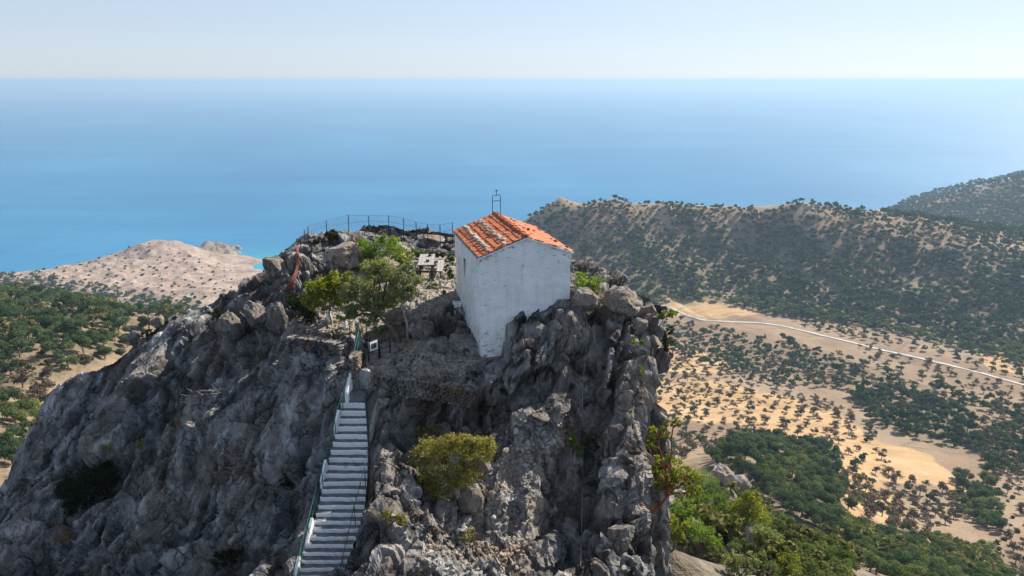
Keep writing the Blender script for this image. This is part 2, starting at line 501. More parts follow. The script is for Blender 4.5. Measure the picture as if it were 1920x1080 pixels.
# ------------------------------------------------------------------ far land: one sheet from the foot of the rock to the shore
LP = []
def lp(*rows):
    for px, py, f in rows:
        v = P(px, py, f); LP.append((v.x, v.y, v.z - CAMZ))
lp((0, 556, 430), (130, 563, 430), (250, 580, 410), (380, 592, 400), (0, 580, 310), (120, 600, 270), (280, 600, 290), (0, 640, 215), (150, 660, 215), (0, 700, 190), (80, 730, 180), (0, 790, 150), (0, 870, 120), (-150, 700, 190), (-150, 560, 330), (-300, 620, 260))
lp((450, 512, 1180), (380, 548, 1010), (250, 556, 990), (100, 545, 970), (20, 512, 1090), (150, 497, 1150), (220, 478, 1200), (280, 455, 1250), (330, 458, 1255), (375, 472, 1260), (405, 485, 1240), (250, 505, 1120), (350, 500, 1150), (330, 530, 1080), (150, 525, 1050), (-100, 520, 1060), (-300, 530, 1000))
lp((985, 412, 1080), (1050, 368, 1060), (1150, 369, 1040), (1250, 377, 1020), (1350, 390, 1000), (1440, 397, 980), (1500, 380, 960), (1600, 396, 940), (1690, 411, 915), (1800, 430, 880), (1920, 455, 850), (2050, 480, 820), (2250, 500, 800))
lp((1100, 520, 880), (1200, 558, 810), (1350, 560, 790), (1500, 592, 730), (1650, 610, 690), (1800, 637, 650), (1920, 655, 620), (2150, 690, 570), (1400, 470, 930), (1250, 450, 950), (1120, 450, 960), (1600, 490, 840), (1750, 520, 780), (1900, 550, 720))
lp((1250, 580, 770), (1320, 600, 725), (1420, 605, 710), (1540, 628, 655), (1650, 655, 610), (1780, 685, 560), (1920, 722, 505), (2100, 780, 440), (1250, 650, 630), (1300, 700, 545), (1500, 700, 545), (1700, 740, 485), (1850, 780, 430), (1300, 780, 440), (1500, 800, 425), (1700, 850, 370), (1800, 900, 340), (1850, 960, 300), (1920, 1000, 275), (1640, 930, 320), (1700, 990, 265), (1350, 830, 370), (1450, 840, 330), (1560, 860, 335), (2100, 950, 300))
lp((1400, 862, 240), (1480, 870, 250), (1540, 910, 250), (1500, 960, 190), (1580, 1000, 205), (1650, 1010, 220), (1440, 1010, 125), (1600, 1060, 160), (1800, 1050, 215), (1720, 1080, 175), (1500, 1080, 115), (1370, 905, 76), (1300, 935, 52), (1420, 1000, 74), (1310, 1050, 38), (1255, 1010, 33.5), (1400, 1080, 62), (1920, 1080, 235), (2150, 1080, 230))
lp((1690, 416, 1520), (1780, 396, 1560), (1830, 358, 1580), (1890, 336, 1600), (1960, 328, 1600), (2100, 330, 1600), (1920, 400, 1380), (1800, 430, 1200), (2100, 420, 1250), (1700, 430, 1250))
LP += [(-30, 42, -46), (-45, 60, -56), (0, 62, -64), (16, 55, -52), (9, 42, -40), (-60, 45, -60), (-70, 80, -70), (-20, 80, -75), (40, 90, -66), (-25, 10, -46), (0, 5, -44), (14, 10, -38), (40, 20, -48), (70, 50, -62), (-60, 10, -58), (30, 200, -150), (0, 400, -215), (-60, 250, -165), (-100, 600, -270), (0, 700, -285), (-40, 900, -325), (120, 1150, -330), (-150, 1000, -318), (-500, 700, -262), (-300, 620, -255), (-800, 700, -250), (100, 400, -218), (-900, 1100, -310), (100, 1350, -345), (400, 1350, -345), (-300, 1420, -350), (-520, 1500, -352), (-800, 1300, -345), (-1200, 1300, -345), (650, 1350, -340), (850, 1900, -350), (1300, 1900, -340), (1500, 1500, -230), (-40, 1200, -345), (-250, 1300, -332)]
LPa = np.array(LP)
land_rbf = rbf_fit(LPa[:, :2], LPa[:, 2], .5)
AZ = np.linspace(R(-58), R(52), 760)
RR = np.concatenate([np.geomspace(4, 300, 260, endpoint=False), np.geomspace(300, 2100, 520)])
gx = np.sin(AZ)[None, :] * RR[:, None]; gy = np.cos(AZ)[None, :] * RR[:, None]
xy = np.stack([gx.ravel(), gy.ravel()], 1)
lz = land_rbf(xy)
p3 = np.stack([xy[:, 0], xy[:, 1], np.zeros(len(xy))], 1)
rel = np.clip(xy[:, 1] / 500, .12, 1)
lz = lz + rel * (6.0 * fbm(p3 / 90, 4, 3) + 0.9 * fbm(p3 / 22, 3, 9)) * sstep(20, 120, np.hypot(xy[:, 0], xy[:, 1]))
# gullies running down the big ridge
gm = sstep(600, 750, xy[:, 1]) * sstep(0, 120, xy[:, 0])
lz = lz - gm * 5 * np.maximum(0, fbm(np.stack([xy[:, 0] / 55 + xy[:, 1] / 160, xy[:, 1] / 500, p3[:, 2]], 1), 3, 21, True))
pen = sstep(900, 1000, xy[:, 1]) * sstep(-100, -180, xy[:, 0])
lz = lz + pen * (7.5 * fbm(p3 / 46, 6, 33, True, .62) * sstep(-322, -300, lz))
hx, hy = P(398, 474, 1330)[:2]                     # the rocky headland
dh = np.hypot((xy[:, 0] - hx) / 34, (xy[:, 1] - hy) / 40)
lz = np.maximum(lz, np.where(dh < 1.6, -322 + 23 * np.exp(-dh ** 2 * 1.3) + 13 * fbm(p3 / 13, 5, 44, True), -999))
LZ = lz.reshape(gx.shape)
def land_z(x, y):
    x = np.asarray(x, float); y = np.asarray(y, float)
    a = np.arctan2(x, y); r = np.hypot(x, y)
    ja = np.clip((a - AZ[0]) / (AZ[1] - AZ[0]), 0, len(AZ) - 1.001)
    ir = np.clip(np.interp(r, RR, np.arange(len(RR))), 0, len(RR) - 1.001)
    j = ja.astype(int); i = ir.astype(int); u = ja - j; v = ir - i
    return (LZ[i, j] * (1 - u) * (1 - v) + LZ[i, j + 1] * u * (1 - v) + LZ[i + 1, j] * (1 - u) * v + LZ[i + 1, j + 1] * u * v) + CAMZ
FW = np.geomspace(33, 2000, 520)
def land_hit(px, py):
    """first crossing of the sight line with the land, vectorised; returns x, y, z (nan where it misses)"""
    px = np.atleast_1d(np.asarray(px, float)); py = np.atleast_1d(np.asarray(py, float))
    X, Zs = ray(px, py)
    res = np.full((len(px), 3), np.nan)
    for k in range(0, len(px), 4000):
        xs = X[k:k + 4000, None] * FW; zs = CAMZ + Zs[k:k + 4000, None] * FW
        dz = zs - land_z(xs, np.broadcast_to(FW, xs.shape))
        neg = dz < 0
        idx = np.argmax(neg, 1); ok = neg.any(1) & (idx > 0)
        rws = np.arange(len(idx)); i1 = np.maximum(idx, 1)
        a = dz[rws, i1 - 1]; b = dz[rws, i1]
        t = a / (a - b + 1e-9)
        f = FW[i1 - 1] + t * (FW[i1] - FW[i1 - 1])
        x = X[k:k + 4000] * f
        out = np.stack([x, f, land_z(x, f)], 1); out[~ok] = np.nan
        res[k:k + 4000] = out
    return res
def soft_poly(pxa, pya, polys, soft):
    m = np.zeros(len(pxa))
    for po in polys:
        ins = in_poly(pxa, pya, po); d = poly_dist(pxa, pya, po)
        m = np.maximum(m, np.where(ins, .5 + .5 * np.clip(d / soft, 0, 1), .5 - .5 * np.clip(d / soft, 0, 1)))
    return m
lpx, lpy = to_px(xy[:, 0], xy[:, 1], lz + CAMZ)
FIELDS = [[(1225, 705), (1330, 712), (1450, 738), (1550, 768), (1660, 828), (1740, 858), (1815, 905), (1818, 938), (1740, 912), (1640, 905), (1590, 890), (1555, 842), (1470, 812), (1400, 800), (1290, 795), (1225, 760)],
          [(1240, 560), (1330, 562), (1425, 590), (1320, 598), (1270, 588)], [(1565, 850), (1650, 905), (1700, 960), (1600, 1000), (1570, 960)], [(1830, 648), (1930, 660), (1930, 705), (1850, 690)], [(1240, 640), (1320, 660), (1400, 700), (1240, 700)]]
SCRUB = [[(1000, 420), (1400, 440), (1690, 460), (1930, 480), (1930, 690), (1600, 610), (1400, 575), (1100, 560)], [(1330, 850), (1400, 815), (1560, 840), (1585, 930), (1580, 1000), (1700, 1010), (1930, 1060), (1930, 1090), (1200, 1090), (1240, 900)],
         [(-10, 515), (130, 528), (380, 572), (330, 600), (150, 705), (-10, 740)], [(1600, 735), (1700, 728), (1820, 775), (1840, 850), (1720, 825), (1640, 790)], [(-10, 760), (90, 770), (20, 1000), (-10, 1000)], [(1370, 620), (1600, 680), (1750, 730), (1600, 720), (1400, 700)], [(1700, 412), (1930, 330), (1930, 450)]]
field = soft_poly(lpx + 9 * fbm(p3 / 25, 3, 301), lpy + 9 * fbm(p3 / 25, 3, 311), FIELDS, 12) * (xy[:, 1] > 200)
scrub = soft_poly(lpx, lpy, SCRUB, 22)
near_m = (xy[:, 1] < 110)
scrub = np.where(near_m, .55, np.clip((scrub - .25) * 1.6, 0, 1))
pale = pen * (1 - sstep(1.5, 1.0, dh))
ni, nj = gx.shape
ii, jj = np.meshgrid(np.arange(ni - 1), np.arange(nj - 1), indexing='ij')
k0 = (ii * nj + jj).ravel()
quads = np.stack([k0, k0 + nj, k0 + nj + 1, k0 + 1], 1)[:, ::-1]
land = mesh_np('terrain', np.stack([xy[:, 0], xy[:, 1], lz + CAMZ], 1), quads, M['land'], smooth=True, attrs={'field': field, 'scrub': scrub, 'pale': pale, 'near': np.maximum(1 - sstep(70, 130, np.hypot(xy[:, 0], xy[:, 1])), .8 * sstep(1.5, 1.0, dh))})
tag(land, kind='structure')

# sea: polar sheet round the camera, out past the horizon
sr = np.concatenate([[300], np.geomspace(500, 4000, 60), np.geomspace(4500, 120000, 40)])
sa = np.linspace(R(-80), R(80), 161)
sx = np.sin(sa)[None] * sr[:, None]; sy = np.cos(sa)[None] * sr[:, None]
ni2, nj2 = sx.shape
ii, jj = np.meshgrid(np.arange(ni2 - 1), np.arange(nj2 - 1), indexing='ij')
k0 = (ii * nj2 + jj).ravel()
bx, by = P(455, 505, 1200)[:2]
shal = np.exp(-(np.hypot(sx - bx - 10, (sy - by - 30) * .7) / 85) ** 2).ravel() * .95
sea = mesh_np('sea', np.stack([sx.ravel(), sy.ravel(), np.zeros(sx.size)], 1), np.stack([k0, k0 + nj2, k0 + nj2 + 1, k0 + 1], 1)[:, ::-1], M['sea'], smooth=True, attrs={'shallow': shal})
tag(sea, kind='structure')

# pale road along the valley
rp = [(1232, 570), (1262, 580), (1290, 592), (1320, 601), (1370, 604), (1420, 605), (1470, 612), (1540, 629), (1600, 643), (1650, 656), (1720, 671), (1780, 685), (1850, 703), (1925, 724), (2000, 748)]
rpx = np.interp(np.linspace(0, len(rp) - 1, 400), np.arange(len(rp)), [a for a, b in rp]); rpy = np.interp(np.linspace(0, len(rp) - 1, 400), np.arange(len(rp)), [b for a, b in rp])
for _ in range(3):
    rpx[1:-1] = (rpx[:-2] + rpx[1:-1] * 2 + rpx[2:]) / 4; rpy[1:-1] = (rpy[:-2] + rpy[1:-1] * 2 + rpy[2:]) / 4
rw = land_hit(rpx, rpy); rw = rw[~np.isnan(rw[:, 0])]
for _ in range(12):
    rw[1:-1] = (rw[:-2] + rw[1:-1] * 2 + rw[2:]) / 4
tx = np.gradient(rw[:, 0]); ty = np.gradient(rw[:, 1]); tl = np.hypot(tx, ty) + 1e-6
rv, rf = [], []
for k in range(len(rw)):
    wdt = 1.8
    for s in (-1, -.5, 0, .5, 1):
        x = rw[k, 0] - ty[k] / tl[k] * wdt * s; y = rw[k, 1] + tx[k] / tl[k] * wdt * s
        rv.append((x, y, float(land_z(x, y)) + .45))
for k in range(len(rw) - 1):
    for s in range(4):
        a = k * 5 + s; rf.append((a, a + 1, a + 6, a + 5))
road = mesh_np('road', rv, rf, M['road'], smooth=True); tag(road, kind='structure')

# ------------------------------------------------------------------ the rock massif
RP = []
def rp_(*rows):
    for px, py, f in rows:
        v = P(px, py, f); RP.append((v.x, v.y, v.z - CAMZ))
# summit ground
rp_((713, 668, 27.4), (700, 610, 30.5), (650, 605, 30.3), (600, 612, 29.8), (820, 560, 31.5), (820, 512, 36), (790, 530, 34), (760, 475, 39.5), (840, 458, 41.5), (760, 446, 43.0), (800, 452, 41.0), (740, 452, 41.8), (700, 448, 42), (690, 438, 44.0), (650, 437, 43.5), (612, 440, 42), (570, 452, 40), (555, 490, 37.5), (540, 545, 33.5), (600, 490, 38), (640, 470, 40.5), (500, 503, 39), (445, 553, 37.5), (470, 575, 34.8), (560, 602, 30.8), (590, 662, 28.4), (640, 650, 28.4), (800, 610, 29.5), (760, 635, 28.9), (840, 600, 30), (800, 575, 30.8))
# left crest and face
rp_((385, 577, 37), (300, 607, 36.4), (240, 667, 35.5), (150, 711, 35.4), (108, 750, 35.3), (66, 830, 34.3), (20, 928, 32.8), (-55, 1020, 31.2))
rp_((450, 640, 32.5), (480, 720, 30), (380, 680, 33), (330, 760, 32), (230, 760, 33.5), (200, 850, 31.3), (300, 870, 29.8), (100, 900, 31.4), (60, 1000, 29.4), (200, 1000, 28.2), (350, 960, 27.2), (350, 1065, 25.2), (450, 850, 27.6), (560, 765, 26.3), (600, 770, 25.4), (565, 700, 27.6), (540, 900, 24.4), (480, 1000, 23.6), (540, 1065, 20.3), (100, 1085, 27), (-80, 1080, 29), (430, 760, 29.6), (160, 905, 31.2), (150, 960, 30.3))
# stair corridor, rib to its right, shrub hollow
rp_((660, 738, 24.8), (655, 850, 23.1), (640, 950, 21.4), (600, 1065, 19.8), (702, 765, 24.3), (726, 850, 21.8), (726, 950, 19.9), (722, 1050, 18.1), (700, 1085, 17.6), (770, 800, 24.6), (800, 860, 23.2), (850, 905, 22.5), (785, 1050, 19.1), (850, 1000, 21.3), (900, 1055, 20.6), (870, 950, 22.1), (780, 960, 20.9))
# terrace in front of the chapel and the face under it
rp_((760, 662, 27.5), (850, 692, 26.2), (710, 692, 26.2), (720, 738, 25.2), (850, 750, 25.2), (905, 722, 25.6), (890, 670, 27.0), (780, 700, 26.0))
rp_((935, 672, 26.9), (950, 655, 26.95), (958, 640, 27.0), (968, 600, 27.25), (1000, 588, 27.5), (1060, 580, 27.9), (1085, 576, 28.4), (980, 645, 26.8), (930, 692, 26.3), (1000, 700, 26.1), (1060, 700, 26.0), (1000, 770, 25.2), (940, 780, 24.9), (1060, 790, 24.9), (1040, 850, 24.1), (960, 850, 23.4), (1040, 950, 22.5), (960, 950, 22.2), (1000, 1060, 20.7), (1094, 640, 27.6), (1095, 700, 26.9), (1092, 800, 25.8), (1088, 900, 24.7), (1087, 1000, 23.1), (1085, 1080, 21.8), (910, 800, 24.2))
# the arete on the right
rp_((1140, 620, 27.2), (1125, 680, 26.2), (1150, 700, 25.9), (1185, 600, 28.0), (1160, 575, 28.9), (1130, 800, 24.8), (1160, 800, 24.7), (1200, 760, 25.7), (1150, 900, 23.3), (1195, 850, 24.5), (1130, 1000, 21.8), (1200, 950, 23.4), (1170, 1060, 21.2), (1230, 1060, 22.1), (1200, 660, 27.0), (1230, 610, 29.0), (1240, 660, 28.2), (1120, 1080, 20.6), (1110, 900, 24.0))
RP += [(5, 31, -9.3), (3, 34.5, -9.3), (0.5, 33, -9.6), (-1, 36, -9.7), (0, 39, -9.9), (-3, 43, -9.85), (-6, 45.5, -9.6), (-24, 14, -27), (-12, 14, -21), (-4, 14, -17.5), (1, 14, -19.5), (5, 14, -21), (-27, 22, -27), (-2, 17, -16)]
RPa = np.array(RP)
rock_rbf = rbf_fit(RPa[:, :2], RPa[:, 2], .02)
RIM = [(5.3, 8), (5.2, 19), (5.1, 22.5), (4.75, 25), (5.15, 26.5), (6.2, 28.5), (6.3, 30.5), (4.6, 33.5), (3.5, 36), (0, 41), (-3, 45), (-6, 46.6), (-9.3, 46.4), (-13.2, 42.5), (-14.3, 39.6), (-15.5, 38), (-17.0, 37.2), (-19.3, 36.6), (-20.8, 35.8), (-23.6, 35.7), (-25.2, 35.6), (-26.3, 34.6), (-27.0, 33.2), (-28.2, 31.6), (-30, 26), (-31, 8)]
# the stair, laid on its own slope
ST_PY = np.array([733, 740, 790, 850, 900, 950, 1000, 1065, 1110.]); ST_F = np.array([25.0, 24.85, 24.1, 23.15, 22.35, 21.55, 20.75, 19.75, 19.1])
ST_L = np.array([643, 641, 634, 618, 607, 596, 582, 557, 542.]); ST_R = np.array([684, 683, 687, 690, 688, 683, 670, 646, 630.])
NST = 25
st_py = np.interp(np.linspace(0, 1, NST + 1), np.linspace(0, 1, 60), np.linspace(741, 1110, 60))
st_f = np.interp(st_py, ST_PY, ST_F); st_l = np.interp(st_py, ST_PY, ST_L); st_r = np.interp(st_py, ST_PY, ST_R)
STL = [P(a, b, f) for a, b, f in zip(st_l, st_py, st_f)]; STR_ = [P(a, b, f) for a, b, f in zip(st_r, st_py, st_f)]
def rock_base(x, y):
    z = rock_rbf(np.stack([x, y], 1))
    ins = in_poly(x, y, RIM); d = poly_dist(x, y, RIM)
    out = np.where(ins, 0, d)
    right = sstep(-2, 5, x)
    z = z - out * (2.6 + right * 11) - 0.8 * (1 - np.exp(-out / .5))
    return z
AZ2 = np.linspace(R(-50), R(25), 1050)
NR = 1100
rfine = np.linspace(11.5, 62, 900)
X2 = np.sin(AZ2)[:, None] * rfine; Y2 = np.cos(AZ2)[:, None] * rfine
Z2 = rock_base(X2.ravel(), Y2.ravel()).reshape(X2.shape)
Z2 = np.maximum(Z2, LZ.min())
Zl = land_z(X2, Y2) - CAMZ
Z2 = np.maximum(Z2, Zl - 4)
dr = rfine[1] - rfine[0]
ds = np.sqrt(dr ** 2 + np.diff(Z2, axis=1) ** 2)
wt = np.where((Z2[:, 1:] > Zl[:, 1:] - 3), 1.0, .15)
cs = np.concatenate([np.zeros((len(AZ2), 1)), np.cumsum(ds * wt, 1)], 1)
rk = np.stack([np.interp(np.linspace(0, c[-1], NR), c, rfine) for c in cs])
for _ in range(3):
    pad = np.pad(rk, ((9, 9), (0, 0)), 'edge'); cc = np.cumsum(np.concatenate([np.zeros((1, NR)), pad], 0), 0)
    rk = (cc[19:] - cc[:-19]) / 19
X = (np.sin(AZ2)[:, None] * rk); Y = (np.cos(AZ2)[:, None] * rk)
Z = np.maximum(rock_base(X.ravel(), Y.ravel()), land_z(X.ravel(), Y.ravel()) - CAMZ - 4).reshape(X.shape)
Pg = np.stack([X, Y, Z], -1)
n_ = np.cross(np.gradient(Pg, axis=0), np.gradient(Pg, axis=1))
n_ /= np.linalg.norm(n_, axis=-1, keepdims=True) + 1e-9
n_ *= np.sign(n_[..., 2:3] + 1e-9)
q = Pg.reshape(-1, 3)
e1 = np.array([-.42, -.40, -.81]); e1 /= np.linalg.norm(e1)
e2 = np.cross(e1, [0, 0, 1.]); e2 /= np.linalg.norm(e2); e3 = np.cross(e1, e2)
wq = q + .11 * np.stack([fbm(q / 1.7, 3, 61), fbm(q / 1.7, 3, 71), fbm(q / 1.7, 3, 81)], 1)
loc = np.stack([wq @ e1, wq @ e2, wq @ e3], 1)
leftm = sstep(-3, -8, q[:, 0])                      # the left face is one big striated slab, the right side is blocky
f1, c1 = facets(loc / np.array([6.5, 2.6, 2.6]), 1)
f2, c2 = facets(loc / np.array([2.5, 1.0, 1.0]), 2)
f3, c3 = facets(loc / np.array([.95, .42, .42]), 3)
disp = (.62 + .10 * leftm) * f1 + (.46 - .08 * leftm) * f2 + (.23 - .03 * leftm) * f3 + .28 * fbm(q / 4.5, 4, 5, True) + .06 * fbm(q / .3, 3, 6)
gate1 = sstep(-.1, .35, fbm(q / 3.0, 2, 55))
disp = disp - gate1 * (.34 * np.exp(-(c1 / .04) ** 2) + (.16 - .06 * leftm) * np.exp(-(c2 / .05) ** 2))
f4, c4 = facets(np.stack([loc[:, 0] / 9.0, loc[:, 1] / 1.5, loc[:, 2] / 1.5], 1), 9)
disp = disp + leftm * (.62 * f4 - .55 * np.exp(-(c4 / .05) ** 2) * sstep(-.2, .3, fbm(q / 2.2, 2, 58)))
disp = disp + .10 * fbm(q / 1.1, 4, 25, True) + .05 * fbm(q / .45, 3, 26, True)
st = fbm(np.stack([loc[:, 0] / 3.5, loc[:, 1] / .45, loc[:, 2] / .45], 1), 4, 15, True)
disp = disp + (.06 + .06 * leftm) * st
st2 = fbm(np.stack([loc[:, 0] / 11, loc[:, 1] / 2.3, loc[:, 2] / 2.3], 1), 3, 35, True)
disp = disp + .74 * leftm * st2
# level ground: summit terrace, the plot before the chapel, path, stair
flat_polys = [[(-10.2, 29.2), (-5.6, 29.0), (-3.2, 30.5), (-1.9, 33), (-2.4, 39), (-6, 40.5), (-8.5, 37), (-9.5, 33)], [(-6.4, 25.7), (-2.0, 25.6), (-1.3, 27.1), (-2, 28.5), (-4.5, 29.2), (-6.2, 29.0)]]
soil = np.zeros(len(q))
for po in flat_polys:
    ins = in_poly(q[:, 0], q[:, 1], po); d = poly_dist(q[:, 0], q[:, 1], po)
    soil = np.maximum(soil, np.where(ins, .5 + .5 * np.clip(d / .7, 0, 1), .5 - .5 * np.clip(d / .9, 0, 1)))
# scree in the hollow right of the big shrub
gp = [(x, y) for x, y in [(-1.6, 22.8), (0.2, 25.0), (2.2, 25.2), (1.6, 23), (.9, 20.5), (-.6, 20), (-1.8, 21)]]
ins = in_poly(q[:, 0], q[:, 1], gp); d = poly_dist(q[:, 0], q[:, 1], gp)
scree = np.where(ins, .5 + .5 * np.clip(d / .8, 0, 1), .5 - .5 * np.clip(d / .8, 0, 1))
soil_a = np.maximum(soil, scree * .75)
rimd = poly_dist(q[:, 0], q[:, 1], RIM)
leftrim = (1 - sstep(.8, 3.0, rimd)) * sstep(-15, -18, q[:, 0])
disp = disp * (1 - .55 * leftrim) - .15 * leftrim
backm = sstep(38, 41, q[:, 1])
disp = disp * (1 - .5 * backm) - .30 * backm
disp = disp * (1 - .80 * sstep(.35, .85, soil)) * (1 - .35 * scree)
disp = disp + .10 * sstep(.4, .8, soil_a) * fbm(q / .3, 3, 8, True)
D = q + n_.reshape(-1, 3) * disp[:, None]
qx_, qy_ = to_px(q[:, 0], q[:, 1], q[:, 2] + CAMZ)      # hollows and clefts
for hx_, hy_, hr, hry, hd in ((160, 905, 42, 34, 1.5), (205, 875, 26, 20, 1.0), (420, 1046, 24, 16, .7), (534, 902, 10, 18, .6), (905, 768, 30, 14, .6), (828, 612, 18, 22, .9), (275, 790, 60, 9, .5), (1100, 845, 14, 26, .5), (960, 880, 20, 40, .35), (620, 690, 9, 40, .3), (470, 640, 10, 46, .5), (1130, 640, 7, 50, .5), (1040, 680, 6, 50, .35)):
    g_ = np.exp(-(((qx_ - hx_) / hr) ** 2 + ((qy_ - hy_) / hry) ** 2) ** 1.5) * (q[:, 1] < 36)
    D -= n_.reshape(-1, 3) * (g_ * hd)[:, None]
# chapel footprint and stair corridor stay clear
mid = [((a + b) / 2) for a, b in zip(STL, STR_)]
sxs = np.array([m.x for m in mid]); sys_ = np.array([m.y for m in mid]); szs = np.array([m.z - CAMZ for m in mid]); shw = np.array([(b - a).length / 2 for a, b in zip(STL, STR_)])
o_ = np.argsort(sys_)
inst = (D[:, 1] > sys_.min() - .3) & (D[:, 1] < sys_.max() + .25)
cx_ = np.interp(D[:, 1], sys_[o_], sxs[o_]); cz_ = np.interp(D[:, 1], sys_[o_], szs[o_]); cw_ = np.interp(D[:, 1], sys_[o_], shw[o_])
dd = np.abs(D[:, 0] - cx_) - cw_
wst = np.where(inst, 1 - sstep(.0, .55, dd), 0)
lowz = np.where(D[:, 0] < cx_, np.minimum(D[:, 2], cz_ - .30), np.minimum(D[:, 2], cz_ - .28))
D[:, 2] = D[:, 2] * (1 - wst) + lowz * wst
ls_ = inst & (D[:, 0] < cx_)                        # nothing towers over the stair on its open side
cap_ = cz_ - .02 + np.maximum(dd, 0) * .3 + np.clip(dd, 0, .8) * (.45 * f2 + .5 * fbm(q / .6, 4, 77) + .3 * f3)
cap_ = cap_ + np.maximum(dd - .7, 0) * 1.6
D[:, 2] = np.where(ls_, np.minimum(D[:, 2], cap_), D[:, 2])
c0 = P(897, 485, 27.2)
ru, rv0 = D[:, 0] - c0.x, D[:, 1] - c0.y
cu = ru * math.sin(R(75)) + rv0 * math.cos(R(75)); cv = -ru * math.sin(R(15)) + rv0 * math.cos(R(15))
front = sstep(-1.9, -1.1, cu) * (1 - sstep(.95, 1.15, cu)) * sstep(-1.5, -.7, cv) * (1 - sstep(.5, .8, cv))
D[:, 2] -= front * np.maximum(0, D[:, 2] - (c0.z - CAMZ - 4.22))
side = sstep(-1.2, -.5, cu) * (1 - sstep(.3, .6, cu)) * sstep(.2, .6, cv) * (1 - sstep(5.4, 6.0, cv))
D[:, 2] -= side * np.maximum(0, D[:, 2] - (c0.z - CAMZ - 4.1 + .24 * cv))
ni, nj = X.shape
ii, jj = np.meshgrid(np.arange(ni - 1), np.arange(nj - 1), indexing='ij')
k0 = (ii * nj + jj).ravel()
DW = D.copy(); DW[:, 2] += CAMZ
rq = np.stack([k0, k0 + nj, k0 + nj + 1, k0 + 1], 1)
rockz = DW[rq].mean(1)
keep = rockz[:, 2] > land_z(rockz[:, 0], rockz[:, 1]) - 3.5
rq = rq[keep]
rock = mesh_np('rock_hill', DW, rq, M['rock'], smooth=False, attrs={'soil': soil_a, 'block': .5 + .55 * f1 + .5 * f2 + .35 * f3 + .25 * f4, 'leftface': leftm})
tag(rock, kind='structure')
BV = BVHTree.FromPolygons(DW.tolist(), rq.tolist())
CAMP = Vector((0, 0, CAMZ))
def hit(px, py, default=30.0):
    x, z = ray(px, py)
    d = Vector((float(x), 1.0, float(z))).normalized()
    h = BV.ray_cast(CAMP, d)
    if h[0] is None or h[0].y > 75:
        w = land_hit(px, py)[0]
        if np.isnan(w[0]) or default: return P(px, py, default)
        return Vector(w)
    return h[0]
def ground(x, y, z0=CAMZ + 5):
    h = BV.ray_cast(Vector((x, y, z0)), Vector((0, 0, -1)))
    return h[0].z if h[0] is not None else float(land_z(x, y))

# ------------------------------------------------------------------ the chapel
ZC = float(P(897, 485, 27.2).z)                    # eaves height
CO = P(897, 485, 27.2)                             # near left corner of the roof
AX = Vector((math.sin(R(75)), math.cos(R(75)), 0)); AY = Vector((-math.sin(R(15)), math.cos(R(15)), 0))
CRZ = math.atan2(AX.y, AX.x)
WR, LR, RISE = 3.96, 5.45, .74                     # roof width, length, rise
def cw(u, v, z): return CO + AX * u + AY * v + Vector((0, 0, z))
chapel = empty('chapel', CO, 'small whitewashed stone chapel with orange tiled roof standing on the cliff top', 'chapel', None, CRZ)
# walls: grids in the chapel frame (u across the gable, v along the ridge), wobbled by one noise so the corners stay shut
wu0, wu1, wv0, wv1 = .07, 3.88, .06, 5.38
win_v0, win_v1, win_z0, win_z1 = 3.05, 3.60, -1.62, -.78
def wob(pts):
    pts = np.asarray(pts, float)
    o = np.stack([fbm(pts / .9, 3, 101), fbm(pts / .9, 3, 111), np.zeros(len(pts))], 1) * .075
    o[:, :2] += np.stack([fbm(pts / .16, 2, 121), fbm(pts / .16, 2, 131)], 1) * .018
    return pts + o
def gable_top(u): return RISE * (1 - abs(u - WR / 2) / (WR / 2)) - .035
wv, wf, wear = [], [], []
def grid(fn, us, vs, skip=None):
    b = len(wv)
    for a in us:
        for c in vs:
            wv.append(fn(a, c))
    for i in range(len(us) - 1):
        for j in range(len(vs) - 1):
            if skip and skip(us[i], us[i + 1], vs[j], vs[j + 1]): continue
            k = b + i * len(vs) + j
            wf.append((k, k + len(vs), k + len(vs) + 1, k + 1))
us = np.linspace(wu0, wu1, 60); ts = np.linspace(0, 1, 80)
batter = lambda z: .0                               # upright walls
grid(lambda u, t: (u, wv0, -4.6 + t * (4.6 + gable_top(u))), us, ts)
grid(lambda u, t: (u, wv1, -4.6 + t * (4.6 + gable_top(u))), us[::-1], ts)
vs_ = sorted(set(np.round(np.concatenate([np.linspace(wv0, wv1, 70), [win_v0, win_v1]]), 4))); zs_ = sorted(set(np.round(np.concatenate([np.linspace(-4.6, -.02, 60), [win_z0, win_z1]]), 4)))
insid = lambda a, b, c, d: (a + b) / 2 > win_v0 and (a + b) / 2 < win_v1 and (c + d) / 2 > win_z0 and (c + d) / 2 < win_z1
grid(lambda v, z: (wu0, v, z), vs_[::-1], zs_, insid)
grid(lambda v, z: (wu1, v, z), vs_, zs_)
W_ = wob(wv)
rev = len(W_)                                       # window reveal
rv_ = [(wu0 - .01, win_v0, win_z0), (wu0 - .01, win_v1, win_z0), (wu0 - .01, win_v1, win_z1), (wu0 - .01, win_v0, win_z1)]
rv_ = [tuple(wob([p])[0]) for p in [(wu0, win_v0, win_z0), (wu0, win_v1, win_z0), (wu0, win_v1, win_z1), (wu0, win_v0, win_z1)]] + [(wu0 + .24, win_v0, win_z0), (wu0 + .24, win_v1, win_z0), (wu0 + .24, win_v1, win_z1), (wu0 + .24, win_v0, win_z1)]
W_ = np.concatenate([W_, np.array(rv_)])
wf += [(rev + i, rev + (i + 1) % 4, rev + 4 + (i + 1) % 4, rev + 4 + i) for i in range(4)]
top = np.array([gable_top(np.clip(p[0], 0, WR)) for p in W_])
wearv = np.exp(-np.maximum(top - W_[:, 2], 0) / .28) * .9 + sstep(-2.2, -3.9, W_[:, 2]) * .55 + np.exp(-((W_[:, 0] - .1) / .25) ** 2) * .25
mesh_np('wall', W_, np.array(wf), M['white'], chapel, True, attrs={'wear': wearv})
